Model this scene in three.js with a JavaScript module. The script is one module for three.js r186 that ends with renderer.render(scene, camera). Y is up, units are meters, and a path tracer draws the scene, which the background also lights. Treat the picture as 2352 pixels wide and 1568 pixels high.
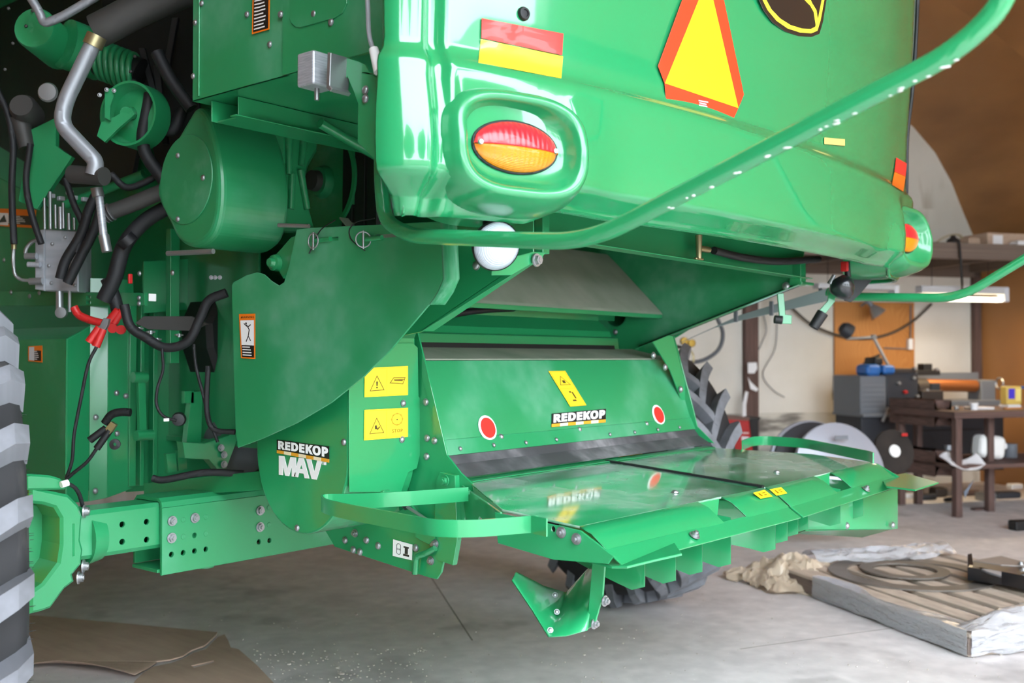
import * as THREE from 'three';
import { RoundedBoxGeometry } from 'three/addons/geometries/RoundedBoxGeometry.js';
import { TextGeometry } from 'three/addons/geometries/TextGeometry.js';
import { FontLoader } from 'three/addons/loaders/FontLoader.js';
import { mergeGeometries, mergeVertices, toCreasedNormals } from 'three/addons/utils/BufferGeometryUtils.js';
import { RectAreaLightUniformsLib } from 'three/addons/lights/RectAreaLightUniformsLib.js';

// ---------------------------------------------------------------- camera, sky, exposure
const V = (x, y, z) => new THREE.Vector3(x, y, z);
const scene = new THREE.Scene();
const FW = 2352, FH = 1568, FOC = 2360, EYE = 1.3, PITCH = 0.0161;
const camera = new THREE.PerspectiveCamera(2 * Math.atan(FH / 2 / FOC) * 180 / Math.PI, FW / FH, 0.05, 400);
const CAM = V(-3.03, EYE, 0);
const FWD = V(0.775, 0, -0.632).normalize(), RGT = V(0.632, 0, 0.775).normalize(), UPV = V(0, 1, 0);
camera.position.copy(CAM);
camera.lookAt(CAM.clone().addScaledVector(FWD, Math.cos(PITCH)).addScaledVector(UPV, Math.sin(PITCH)));
camera.focus = 2.95;
camera.updateProjectionMatrix();
camera.userData.fStop = 2.8;
const renderer = new THREE.WebGLRenderer({ antialias: true });
renderer.toneMapping = THREE.LinearToneMapping;
renderer.toneMappingExposure = 1.0;
renderer.shadowMap.enabled = true;
renderer.shadowMap.type = THREE.PCFSoftShadowMap;
RectAreaLightUniformsLib.init();
// an even, bright overcast sky; it enters only through the open end of the shed behind the camera
scene.background = new THREE.Color().setRGB(0.88, 0.96, 1.06);
scene.backgroundIntensity = 12.5;

// ---------------------------------------------------------------- helpers: from a place in the photograph to a point of the scene
const camF = FWD.clone().multiplyScalar(Math.cos(PITCH)).addScaledVector(UPV, Math.sin(PITCH));
const camU = UPV.clone().multiplyScalar(Math.cos(PITCH)).addScaledVector(FWD, -Math.sin(PITCH));
const ray = (px, py) => camF.clone().addScaledVector(RGT, (px - FW / 2) / FOC).addScaledVector(camU, (FH / 2 - py) / FOC);
function U(px, py, ax, v) { const d = ray(px, py); return CAM.clone().addScaledVector(d, (v - CAM[ax]) / d[ax]); }
function W(px, py, depth) { return CAM.clone().addScaledVector(ray(px, py), depth); }
function UN(px, py, p0, n) { const d = ray(px, py); return CAM.clone().addScaledVector(d, p0.clone().sub(CAM).dot(n) / d.dot(n)); }
const UL = (ax, v, list) => list.map(([x, y]) => U(x, y, ax, v));

let seed = 12345;
const rnd = () => ((seed = (seed * 1664525 + 1013904223) >>> 0) / 4294967296);
const rr = (a, b) => a + (b - a) * rnd();

// ---------------------------------------------------------------- noise and textures
function hash2(x, y, s) { let h = (x * 374761393 + y * 668265263 + s * 974711) | 0; h = Math.imul(h ^ (h >>> 13), 1274126177); return ((h ^ (h >>> 16)) >>> 0) / 4294967296; }
function vnoise(x, y, p, s) {       // value noise that repeats every p cells
  const xi = Math.floor(x), yi = Math.floor(y), fx = x - xi, fy = y - yi, m = (a) => ((a % p) + p) % p;
  const u = fx * fx * (3 - 2 * fx), v = fy * fy * (3 - 2 * fy);
  const a = hash2(m(xi), m(yi), s), b = hash2(m(xi + 1), m(yi), s), c = hash2(m(xi), m(yi + 1), s), d = hash2(m(xi + 1), m(yi + 1), s);
  return a + (b - a) * u + (c - a) * v + (a - b - c + d) * u * v;
}
function fbm(x, y, p, s, o = 4) { let t = 0, a = 0.5, k = 0; for (let i = 0; i < o; i++) { t += a * vnoise(x, y, p, s + i * 17); k += a; x *= 2; y *= 2; p *= 2; a *= 0.5; } return t / k; }
const sstep = (a, b, x) => { const t = Math.min(1, Math.max(0, (x - a) / (b - a))); return t * t * (3 - 2 * t); };
function makeTex(n, f, srgb = true, rep = 1) {
  const d = new Uint8Array(n * n * 4);
  for (let j = 0; j < n; j++) for (let i = 0; i < n; i++) {
    const c = f(i / n, j / n), k = (j * n + i) * 4;
    for (let q = 0; q < 3; q++) d[k + q] = Math.max(0, Math.min(255, Math.round((Array.isArray(c) ? c[q] : c) * 255)));
    d[k + 3] = 255;
  }
  const t = new THREE.DataTexture(d, n, n, THREE.RGBAFormat);
  t.wrapS = t.wrapT = THREE.RepeatWrapping; t.magFilter = THREE.LinearFilter; t.minFilter = THREE.LinearMipmapLinearFilter; t.generateMipmaps = true;
  if (srgb) t.colorSpace = THREE.SRGBColorSpace;
  t.repeat.set(rep, rep); t.needsUpdate = true;
  return t;
}
const mix3 = (a, b, t) => [a[0] + (b[0] - a[0]) * t, a[1] + (b[1] - a[1]) * t, a[2] + (b[2] - a[2]) * t];
const hex3 = (h) => [(h >> 16 & 255) / 255, (h >> 8 & 255) / 255, (h & 255) / 255];

// ---------------------------------------------------------------- materials
const GREEN = 0x228a55;
const P = (o) => new THREE.MeshPhysicalMaterial(o), S = (o) => new THREE.MeshStandardMaterial(o);
const DUST = [0.72, 0.76, 0.72];
const gC = hex3(GREEN);
const M = {};
M.paint = P({ color: GREEN, roughness: 0.38, clearcoat: 0.7, clearcoatRoughness: 0.12 });
M.pod = P({ color: GREEN, roughness: 0.3, clearcoat: 0.8, clearcoatRoughness: 0.12 });
M.hood = P({ color: GREEN, roughness: 0.16, clearcoat: 1.0, clearcoatRoughness: 0.03 });
// the same paint with road dust settled or wiped on it
const dustTex = (amt, s, sx, sy, cap = 0.32) => makeTex(512, (u, v) => {
  const a = fbm(u * 4 * sx, v * 4 * sy, 4 * Math.max(sx, sy), s, 5), b = fbm(u * 24, v * 24, 24, s + 5, 3);
  return mix3(gC, DUST, Math.min(0.8, Math.max(0, cap * sstep(0.62 - amt, 0.95 - amt, a) * (0.35 + 0.9 * b))));
});
const dustRough = (amt, s, sx, sy, lo, hi) => makeTex(256, (u, v) => { const a = fbm(u * 4 * sx, v * 4 * sy, 4 * Math.max(sx, sy), s, 5); const r = lo + (hi - lo) * sstep(0.62 - amt, 0.95 - amt, a); return [r, r, 0]; }, false);
M.paintDust = P({ map: dustTex(0.12, 3, 1, 1), roughness: 0.42, clearcoat: 0.4, clearcoatRoughness: 0.25 });
M.shield = P({ map: dustTex(0.26, 8, 1, 1, 0.34), roughness: 0.5, clearcoat: 0.25, clearcoatRoughness: 0.3 });
M.deck = P({ map: dustTex(0.40, 21, 1, 2, 0.85), roughnessMap: dustRough(0.30, 21, 1, 2, 0.10, 0.34), roughness: 1, clearcoat: 1.0, clearcoatRoughness: 0.06 });
M.chopTop = P({ map: dustTex(0.27, 31, 1, 1), roughness: 0.4, clearcoat: 0.5, clearcoatRoughness: 0.2 });
M.dusty = S({ map: makeTex(256, (u, v) => { const a = fbm(u * 6, v * 6, 6, 4, 4); return mix3([0.42, 0.50, 0.42], [0.66, 0.65, 0.60], a); }), roughness: 0.9 });
M.zinc = S({ color: 0xa6a8aa, metalness: 0.85, roughness: 0.42 });
M.brass = S({ color: 0xb9ad86, metalness: 0.9, roughness: 0.4 });
M.alu = S({ map: makeTex(256, (u, v) => { const a = fbm(u * 3, v * 40, 40, 6, 3); return mix3([0.62, 0.64, 0.67], [0.80, 0.81, 0.83], a); }), metalness: 0.55, roughness: 0.45 });
M.pipe = S({ color: 0xa3a6ac, metalness: 0.6, roughness: 0.5 });
M.darkPipe = S({ color: 0x4b4a48, metalness: 0.5, roughness: 0.6 });
M.black = S({ color: 0x121316, roughness: 0.55 });
M.blackGloss = P({ color: 0x17191d, roughness: 0.3, clearcoat: 0.4 });
M.hose = S({ color: 0x1a1b1e, roughness: 0.62 });
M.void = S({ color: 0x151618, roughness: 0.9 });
M.rubber = S({ map: makeTex(512, (u, v) => { const a = fbm(u * 5, v * 5, 5, 12, 5), b = fbm(u * 40, v * 40, 40, 2, 2); return mix3([0.14, 0.14, 0.15], [0.38, 0.36, 0.34], sstep(0.48, 0.85, a) * (0.5 + 0.7 * b)); }), roughness: 0.78 });
M.lug = S({ map: makeTex(256, (u, v) => { const a = fbm(u * 5, v * 5, 5, 19, 4); return mix3([0.33, 0.335, 0.35], [0.55, 0.56, 0.59], a); }), roughness: 0.75 });
M.sidewall = S({ color: 0x1b1b1d, roughness: 0.7 });
M.skirt = S({ map: makeTex(512, (u, v) => { const a = fbm(u * 5, v * 5, 5, 44, 5), b = fbm(u * 50, v * 50, 50, 9, 2); return mix3([0.25, 0.25, 0.26], [0.52, 0.51, 0.52], sstep(0.4, 0.8, a) * (0.4 + 0.8 * b)); }), roughness: 0.5 });
M.red = S({ color: 0xc2201f, roughness: 0.45 });
M.redLens = P({ color: 0xe8202c, roughness: 0.3, clearcoat: 0.35, clearcoatRoughness: 0.05, bumpMap: makeTex(128, (u, v) => 0.5 + 0.5 * Math.sin(u * 6.2832 * 16) * 0.8, false), bumpScale: 0.0015 });
M.amberLens = P({ color: 0xff8a00, roughness: 0.3, clearcoat: 0.35, clearcoatRoughness: 0.05, bumpMap: makeTex(128, (u, v) => 0.5 + 0.25 * Math.sin(u * 6.2832 * 16) + 0.25 * Math.sin(v * 6.2832 * 16), false), bumpScale: 0.002 });
M.whiteLens = P({ color: 0xb4bdc6, roughness: 0.15, clearcoat: 1, clearcoatRoughness: 0.05, bumpMap: makeTex(128, (u, v) => 0.5 + 0.25 * Math.sin(u * 6.2832 * 16) + 0.25 * Math.sin(v * 6.2832 * 16), false), bumpScale: 0.0012 });
M.white = S({ color: 0xeeeeec, roughness: 0.55 });
M.smvRed = P({ color: 0xff3a17, roughness: 0.4, clearcoat: 0.3 });
M.smvYellow = P({ color: 0xe6b414, roughness: 0.4, clearcoat: 0.3 });
M.refRed = P({ color: 0xf0322c, roughness: 0.35, clearcoat: 0.25 });
M.refYellow = P({ color: 0xf2c62c, roughness: 0.3, clearcoat: 0.6 });
M.refOrange = P({ color: 0xff7a1c, roughness: 0.3, clearcoat: 0.6 });
M.pinkish = S({ color: 0xf3b6c8, roughness: 0.5 });
M.emblemBlack = P({ color: 0x1a1918, roughness: 0.35, clearcoat: 0.6 });
M.emblemYellow = P({ color: 0xffe93c, roughness: 0.4, clearcoat: 0.4 });
M.orangeTan = S({ color: 0xd9b56a, roughness: 0.5 });

// ---------------------------------------------------------------- geometry helpers (all return geometries in scene metres)
function frameOf(pts) {
  const n = V(0, 0, 0), c = V(0, 0, 0);
  pts.forEach((p, i) => { const q = pts[(i + 1) % pts.length]; n.x += (p.y - q.y) * (p.z + q.z); n.y += (p.z - q.z) * (p.x + q.x); n.z += (p.x - q.x) * (p.y + q.y); c.add(p); });
  c.multiplyScalar(1 / pts.length); n.normalize();
  if (n.dot(CAM.clone().sub(c)) < 0) n.negate();
  const up = Math.abs(n.y) > 0.9 ? V(0, 0, -1) : V(0, 1, 0);
  const u = up.clone().cross(n).normalize(), v = n.clone().cross(u);
  return { n, u, v, c, m: new THREE.Matrix4().makeBasis(u, v, n).setPosition(c), to: (p) => { const d = p.clone().sub(c); return new THREE.Vector2(d.dot(u), d.dot(v)); } };
}
// a flat sheet: its outline in space, its thickness measured away from the viewer; lift moves it towards the viewer
function sheetG(pts, t = 0.004, holes = [], bev = 0.0012, lift = 0) {
  const f = frameOf(pts), sh = new THREE.Shape(pts.map(f.to));
  for (const h of holes) sh.holes.push(new THREE.Path(h.map(f.to)));
  bev = Math.min(bev, t * 0.3);
  const g = new THREE.ExtrudeGeometry(sh, { depth: t - 2 * bev, bevelEnabled: bev > 0, bevelThickness: bev, bevelSize: bev, bevelOffset: -bev, bevelSegments: 1, curveSegments: 12 });
  g.translate(0, 0, -t + bev + lift); g.applyMatrix4(f.m);
  return g;
}
// outline [[z, y], ...] drawn out along x
function prismX(out, x0, x1, bev = 0.002, holes = [], segs = 2) {
  const sh = new THREE.Shape(out.map(([z, y]) => new THREE.Vector2(z, y)));
  for (const h of holes) sh.holes.push(new THREE.Path(h.map(([z, y]) => new THREE.Vector2(z, y))));
  const g = new THREE.ExtrudeGeometry(sh, { depth: x1 - x0 - 2 * bev, bevelEnabled: bev > 0, bevelThickness: bev, bevelSize: bev, bevelOffset: -bev, bevelSegments: segs, curveSegments: 16 });
  g.translate(0, 0, bev);
  g.applyMatrix4(new THREE.Matrix4().makeBasis(V(0, 0, 1), V(0, 1, 0), V(-1, 0, 0)).setPosition(V(x1, 0, 0)));
  return g;
}
// a folded sheet: profile [[z, y], ...] drawn out along x, thickness t
function foldX(prof, x0, x1, t = 0.005, bev = 0.001) {
  const back = prof.map((p, i) => {
    const a = prof[Math.max(0, i - 1)], b = prof[Math.min(prof.length - 1, i + 1)], dx = b[0] - a[0], dy = b[1] - a[1], l = Math.hypot(dx, dy) || 1;
    return [p[0] + dy / l * t, p[1] - dx / l * t];
  });
  return prismX([...prof, ...back.reverse()], x0, x1, bev, [], 1);
}
function arc2(cx, cy, r, a0, a1, n, ry = r) { const o = []; for (let i = 0; i <= n; i++) { const a = (a0 + (a1 - a0) * i / n) * Math.PI / 180; o.push([cx + r * Math.cos(a), cy + ry * Math.sin(a)]); } return o; }
function fillet(pts, rad) {
  const o = [pts[0].clone()];
  for (let i = 1; i < pts.length - 1; i++) {
    const a = pts[i - 1], b = pts[i], c = pts[i + 1], l = Math.min(rad, a.distanceTo(b) * 0.48, c.distanceTo(b) * 0.48);
    const p = b.clone().addScaledVector(a.clone().sub(b).normalize(), l), q = b.clone().addScaledVector(c.clone().sub(b).normalize(), l);
    for (let k = 0; k <= 8; k++) { const t = k / 8; o.push(p.clone().multiplyScalar((1 - t) ** 2).addScaledVector(b, 2 * t * (1 - t)).addScaledVector(q, t * t)); }
  }
  o.push(pts[pts.length - 1].clone());
  return o;
}
function tubeG(pts, r, rad = 0.06, seg = 12, smooth = false) {
  let path;
  if (smooth) path = new THREE.CatmullRomCurve3(pts, false, 'centripetal').getPoints(Math.max(12, pts.length * 8));
  else path = fillet(pts, rad);
  path = path.filter((p, i) => i === 0 || p.distanceTo(path[i - 1]) > 1e-4);
  const pos = [], uv = [], idx = []; let nrm = null, run = 0;
  path.forEach((p, i) => {
    const t = path[Math.min(path.length - 1, i + 1)].clone().sub(path[Math.max(0, i - 1)]).normalize();
    if (!nrm) { nrm = Math.abs(t.y) < 0.9 ? V(0, 1, 0) : V(1, 0, 0); }
    nrm.addScaledVector(t, -nrm.dot(t)).normalize();
    const b = t.clone().cross(nrm);
    if (i) run += p.distanceTo(path[i - 1]);
    for (let k = 0; k <= seg; k++) { const a = k / seg * Math.PI * 2; const q = p.clone().addScaledVector(nrm, Math.cos(a) * r).addScaledVector(b, Math.sin(a) * r); pos.push(q.x, q.y, q.z); uv.push(k / seg * r * 6.28, run); }
  });
  const n = seg + 1;
  for (let i = 0; i < path.length - 1; i++) for (let k = 0; k < seg; k++) { const a = i * n + k; idx.push(a, a + n, a + 1, a + 1, a + n, a + n + 1); }
  for (const [i, s] of [[0, 1], [path.length - 1, -1]]) {   // closed ends
    const c = pos.length / 3; pos.push(path[i].x, path[i].y, path[i].z); uv.push(0, 0);
    for (let k = 0; k < seg; k++) { const a = i * n + k; s > 0 ? idx.push(c, a, a + 1) : idx.push(c, a + 1, a); }
  }
  const g = new THREE.BufferGeometry();
  g.setAttribute('position', new THREE.Float32BufferAttribute(pos, 3)); g.setAttribute('uv', new THREE.Float32BufferAttribute(uv, 2)); g.setIndex(idx);
  return toCreasedNormals(g, 0.9);
}
// a flat bar on edge along a level path
function barG(pts, h, t, rad = 0.05) {
  const path = fillet(pts, rad).filter((p, i, a) => i === 0 || p.distanceTo(a[i - 1]) > 1e-4), pos = [], idx = [];
  path.forEach((p, i) => {
    const d = path[Math.min(path.length - 1, i + 1)].clone().sub(path[Math.max(0, i - 1)]); d.y = 0; d.normalize();
    const n = V(-d.z, 0, d.x).multiplyScalar(t / 2);
    for (const [sn, sy] of [[1, 1], [-1, 1], [-1, -1], [1, -1]]) pos.push(p.x + n.x * sn, p.y + sy * h / 2, p.z + n.z * sn);
  });
  for (let i = 0; i < path.length - 1; i++) for (let k = 0; k < 4; k++) { const a = i * 4 + k, b = i * 4 + (k + 1) % 4; idx.push(a, b, a + 4, b, b + 4, a + 4); }
  idx.push(0, 2, 1, 0, 3, 2); const e = (path.length - 1) * 4; idx.push(e, e + 1, e + 2, e, e + 2, e + 3);
  const g = new THREE.BufferGeometry(); g.setAttribute('position', new THREE.Float32BufferAttribute(pos, 3)); g.setIndex(idx);
  g.setAttribute('uv', new THREE.Float32BufferAttribute(new Array(pos.length / 3 * 2).fill(0), 2));
  return toCreasedNormals(g, 0.7);
}
const qTo = (n) => new THREE.Quaternion().setFromUnitVectors(V(0, 1, 0), n.clone().normalize());
function cylG(a, b, r0, r1 = r0, seg = 20) { const d = b.clone().sub(a), g = new THREE.CylinderGeometry(r1, r0, d.length(), seg); g.applyQuaternion(qTo(d)); const c = a.clone().add(b).multiplyScalar(0.5); g.translate(c.x, c.y, c.z); return g; }
// profile [[radius, along], ...] turned round an axis through p
function turnG(prof, p, axis, seg = 32) { const g = new THREE.LatheGeometry(prof.map(([r, h]) => new THREE.Vector2(r, h)), seg); g.applyQuaternion(qTo(axis)); g.translate(p.x, p.y, p.z); return toCreasedNormals(g, 0.6); }
function boxG(w, h, d, p, q = null, r = 0.003) { const g = new RoundedBoxGeometry(w, h, d, 2, Math.min(r, w / 2.5, h / 2.5, d / 2.5)); if (q) g.applyQuaternion(q); g.translate(p.x, p.y, p.z); return g; }
// a curved sheet given as a grid of points, closed to a solid of thickness t (outside = side seen first)
function gridG(f, nu, nv, t) {
  const P0 = [], uv = [];
  for (let j = 0; j <= nv; j++) for (let i = 0; i <= nu; i++) P0.push(f(i / nu, j / nv));
  const n = nu + 1, at = (i, j) => P0[Math.min(nv, Math.max(0, j)) * n + Math.min(nu, Math.max(0, i))], pos = [], idx = [];
  const nor = (i, j) => { const a = at(i + 1, j).clone().sub(at(i - 1, j)), b = at(i, j + 1).clone().sub(at(i, j - 1)); return a.cross(b).normalize(); };
  for (let s = 0; s < 2; s++) for (let j = 0; j <= nv; j++) for (let i = 0; i <= nu; i++) { const p = at(i, j).clone(); if (s) p.addScaledVector(nor(i, j), -t); pos.push(p.x, p.y, p.z); uv.push(i / nu, j / nv); }
  const K = n * (nv + 1);
  for (let j = 0; j < nv; j++) for (let i = 0; i < nu; i++) { const a = j * n + i, b = a + 1, c = a + n, d = c + 1; idx.push(a, b, d, a, d, c, K + a, K + d, K + b, K + a, K + c, K + d); }
  const edge = (a, b) => idx.push(a, K + a, b, b, K + a, K + b);
  for (let i = 0; i < nu; i++) { edge(i, i + 1); edge(nv * n + i + 1, nv * n + i); }
  for (let j = 0; j < nv; j++) { edge((j + 1) * n, j * n); edge(j * n + nu, (j + 1) * n + nu); }
  const g = new THREE.BufferGeometry(); g.setAttribute('position', new THREE.Float32BufferAttribute(pos, 3)); g.setAttribute('uv', new THREE.Float32BufferAttribute(uv, 2)); g.setIndex(idx);
  return g;
}
// a round hole in a sheet: points on the circle in the plane square to an axis
const circ = (c, r, ax, n = 16) => { const o = []; for (let k = 0; k < n; k++) { const a = k / n * Math.PI * 2, u = Math.cos(a) * r, w = Math.sin(a) * r; o.push(ax === 'x' ? V(c.x, c.y + u, c.z + w) : V(c.x + u, c.y + w, c.z)); } return o; };
const merge = (gs) => mergeGeometries(gs.map((g) => { const h = g.index ? g.toNonIndexed() : g; for (const k of Object.keys(h.attributes)) if (!['position', 'normal', 'uv'].includes(k)) h.deleteAttribute(k); return h; }));

// ---------------------------------------------------------------- objects
const taken = new Map();
function numbered(n) { const k = taken.get(n) || 0; taken.set(n, k + 1); return k ? n + '_' + String(k).padStart(3, '0') : n; }
function mesh(name, g, m, parent, label) {
  if (!g.attributes.normal) g.computeVertexNormals();
  const o = new THREE.Mesh(g, m); o.name = name; o.castShadow = o.receiveShadow = true;
  if (label) o.userData.label = label;
  if (parent) parent.add(o);
  return o;
}
function grp(name, parent, label) { const o = new THREE.Group(); o.name = name; if (label) o.userData.label = label; parent.add(o); return o; }
const tops = [];
function thing(name, label, category, group) { const o = new THREE.Group(); o.name = numbered(name); o.userData = { label, category }; if (group) o.userData.group = group; scene.add(o); tops.push(o); return o; }
function single(name, g, m, label, category, group) { const o = mesh(numbered(name), g, m, scene); o.userData = { label, category }; if (group) o.userData.group = group; tops.push(o); return o; }
function struct(name, g, m) { const o = mesh(name, g, m, scene); o.userData.kind = 'structure'; return o; }
// fasteners share their geometry
const boltHex = merge([new THREE.CylinderGeometry(1.3, 1.35, 0.3, 20).translate(0, 0.15, 0), new THREE.CylinderGeometry(0.95, 1.0, 0.75, 6).translate(0, 0.65, 0), new THREE.CylinderGeometry(0.5, 0.55, 0.2, 12).translate(0, 1.1, 0)]);
const boltDome = merge([new THREE.CylinderGeometry(1.15, 1.2, 0.2, 20).translate(0, 0.1, 0), new THREE.SphereGeometry(1, 18, 8, 0, Math.PI * 2, 0, Math.PI / 2).scale(1, 0.65, 1).translate(0, 0.2, 0)]);
const boltNut = merge([new THREE.CylinderGeometry(1.35, 1.35, 0.2, 20).translate(0, 0.1, 0), new THREE.CylinderGeometry(1.0, 1.0, 0.7, 6).translate(0, 0.5, 0), new THREE.CylinderGeometry(0.5, 0.55, 1.0, 12).translate(0, 0.9, 0)]);
function bolt(parent, p, n, r = 0.009, kind = boltDome, m = M.zinc) {
  const o = mesh('bolt', kind, m, parent); o.position.copy(p).addScaledVector(n, 0.0005); o.quaternion.copy(qTo(n)); o.scale.setScalar(r);
  o.rotateY(rr(0, 6)); return o;
}
const NX = V(-1, 0, 0), NZ = V(0, 0, 1), NY = V(0, 1, 0);
// printed stickers: a canvas on a thin plate
function canvasMat(w, h, draw, o = {}) {
  const c = document.createElement('canvas'); c.width = w; c.height = h; const x = c.getContext('2d'); draw(x, w, h);
  const t = new THREE.CanvasTexture(c); t.colorSpace = THREE.SRGBColorSpace; t.magFilter = THREE.LinearFilter;
  return P({ map: t, roughness: 0.42, clearcoat: 0.3, ...o });
}
// corners: top left, top right, bottom right, bottom left as seen by the viewer
function plateG(c, lift = 0.001, t = 0.0012, nu = 1, nv = 1) {
  const [a, b, d, e] = c, n = b.clone().sub(a).cross(e.clone().sub(a)).negate().normalize();
  if (n.dot(CAM.clone().sub(a)) < 0) n.negate();
  const f = (u, v) => a.clone().multiplyScalar((1 - u) * v).addScaledVector(b, u * v).addScaledVector(d, u * (1 - v)).addScaledVector(e, (1 - u) * (1 - v)).addScaledVector(n, lift + t);
  return toCreasedNormals(gridG(f, nu, nv, t), 0.5);
}
function decal(parent, name, m, c, label, lift) { return mesh(name, plateG(c, lift), m, parent, label); }

// ================================================================ THE SHED
// frame of the building: u along the end wall (to the right), v from the end wall towards the open end, y up
const BE1 = RGT.clone().multiplyScalar(0.966).addScaledVector(FWD, 0.259).normalize();
const BE2 = RGT.clone().multiplyScalar(0.259).addScaledVector(FWD, -0.966).normalize();
const BO = CAM.clone().addScaledVector(RGT, 4.69).addScaledVector(FWD, 10.8); BO.y = 0;
const BW = (u, y, v) => BO.clone().addScaledVector(BE1, u).addScaledVector(BE2, v).add(V(0, y, 0));
const BM = new THREE.Matrix4().makeBasis(BE1, V(0, 1, 0), BE2).setPosition(BO);
const BQ = new THREE.Quaternion().setFromRotationMatrix(BM);
const UW = (px, py, v = 0) => UN(px, py, BW(0, 0, v), BE2);          // a point of the plane parallel to the end wall, v in front of it
const bbox = (u0, u1, y0, y1, v0, v1, r = 0.004) => { const g = new RoundedBoxGeometry(u1 - u0, y1 - y0, v1 - v0, 1, Math.min(r, (u1 - u0) / 3, (y1 - y0) / 3, (v1 - v0) / 3)); g.translate((u0 + u1) / 2, (y0 + y1) / 2, (v0 + v1) / 2); g.applyMatrix4(BM); return g; };
const inB = (p) => p.clone().applyMatrix4(BM.clone().invert());       // scene point -> (u, y, v)
// box standing with its front face at v1 whose front spans the photograph's rectangle
function pxBox(x0, x1, yt, yb, v1, depth, r) { const a = inB(UW(x0, yb, v1)), b = inB(UW(x1, yt, v1)); return bbox(a.x, b.x, a.y, b.y, v1 - depth, v1, r); }

const LEFT = -14.2, RIGHT = 0.42, DEEP = 9.9;
M.concrete = S({ map: makeTex(1024, (u, v) => {
  const a = fbm(u * 5, v * 5, 5, 71, 5), b = fbm(u * 60, v * 60, 60, 72, 3), c = fbm(u * 12 + 3, v * 12, 12, 73, 4), sp = hash2(Math.floor(u * 1024), Math.floor(v * 1024), 5);
  let k = 0.97 + 0.16 * (a - 0.5) + 0.14 * (b - 0.5) - 0.12 * sstep(0.6, 0.78, c); if (sp > 0.9985) k += 0.16;
  return [0.87 * k, 0.85 * k, 0.845 * k];
}), roughness: 0.62 });
M.concrete.map.repeat.set(0.25, 0.25);
M.endWall = S({ map: makeTex(512, (u, v) => { const a = fbm(u * 6, v * 6, 6, 81, 5), b = fbm(u * 14, v * 3, 14, 82, 4); let c = mix3([0.80, 0.78, 0.74], [0.90, 0.88, 0.85], a); c = mix3(c, [0.62, 0.57, 0.50], 0.55 * sstep(0.62, 0.85, b)); return c; }), roughness: 0.85 });
M.endWall.map.repeat.set(0.35, 0.35);
M.grime = S({ map: makeTex(512, (u, v) => { const a = fbm(u * 7, v * 7, 7, 91, 5); return mix3([0.80, 0.78, 0.74], [0.44, 0.42, 0.40], sstep(0.42, 0.7, a)); }), roughness: 0.9 });
M.arch = P({ map: makeTex(512, (u, v) => { const a = fbm(u * 5, v * 3, 5, 95, 4); return mix3([0.58, 0.39, 0.21], [0.72, 0.51, 0.30], a); }), roughness: 0.55, clearcoat: 0.15, clearcoatRoughness: 0.4 });
M.steelDark = S({ color: 0x3b3431, roughness: 0.6, metalness: 0.3 });
M.rust = S({ map: makeTex(256, (u, v) => { const a = fbm(u * 6, v * 6, 6, 97, 5); return mix3([0.29, 0.23, 0.215], [0.47, 0.36, 0.33], a); }), roughness: 0.75, metalness: 0.15 });
M.timber = S({ map: makeTex(256, (u, v) => { const a = fbm(u * 3, v * 30, 30, 98, 4); return mix3([0.36, 0.31, 0.28], [0.52, 0.46, 0.42], a); }), roughness: 0.85 });
M.ply = S({ map: makeTex(512, (u, v) => { const w = fbm(u * 3, v * 2, 3, 101, 3), g = Math.sin((u * 26 + w * 9) * 6.28) * 0.5 + 0.5, k = sstep(0.9, 0.97, fbm(u * 9, v * 5, 9, 104, 2)); return mix3(mix3([0.68, 0.43, 0.20], [0.80, 0.56, 0.30], 0.35 * g + 0.6 * w), [0.4, 0.22, 0.1], k); }), roughness: 0.6 });
M.greyPaint = S({ color: 0x6d7178, roughness: 0.5 });
M.greyDark = S({ color: 0x2c2f36, roughness: 0.55 });
M.blue = S({ color: 0x2463ad, roughness: 0.45 });
M.cardboard = S({ map: makeTex(512, (u, v) => { const a = fbm(u * 5, v * 5, 5, 111, 5), b = fbm(u * 50, v * 6, 50, 113, 3); return mix3([0.64, 0.55, 0.48], [0.80, 0.70, 0.62], 0.7 * a + 0.35 * b); }), roughness: 0.85 });
M.gravel = S({ color: 0x7d796f, roughness: 0.95 });

// floor, open ground outside, end wall, vault
{
  const g = new THREE.BoxGeometry(RIGHT - LEFT + 0.6, 0.2, DEEP + 0.5); g.translate((LEFT + RIGHT) / 2, -0.1, DEEP / 2 - 0.25);
  const p = g.attributes.position, uv = g.attributes.uv; for (let i = 0; i < p.count; i++) uv.setXY(i, p.getX(i), p.getZ(i));
  g.applyMatrix4(BM); const floor = struct('floor', g, M.concrete);
  // sawn joints in the slab
  for (const [a, b] of [[[990, 1325], [1085, 1470]], [[1700, 1490], [2352, 1400]]]) {
    const A = U(a[0], a[1], 'y', 0.0005), B = U(b[0], b[1], 'y', 0.0005);
    mesh('slab_joint', barG([A, A.clone().lerp(B, 0.5), B], 0.001, 0.006), S({ color: 0x8d8781, roughness: 0.9 }), floor);
  }
  const out = new THREE.BoxGeometry(90, 0.2, 60); out.translate(-7, -0.14, DEEP + 30.3); out.applyMatrix4(BM); struct('ground', out, M.gravel);
}
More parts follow.
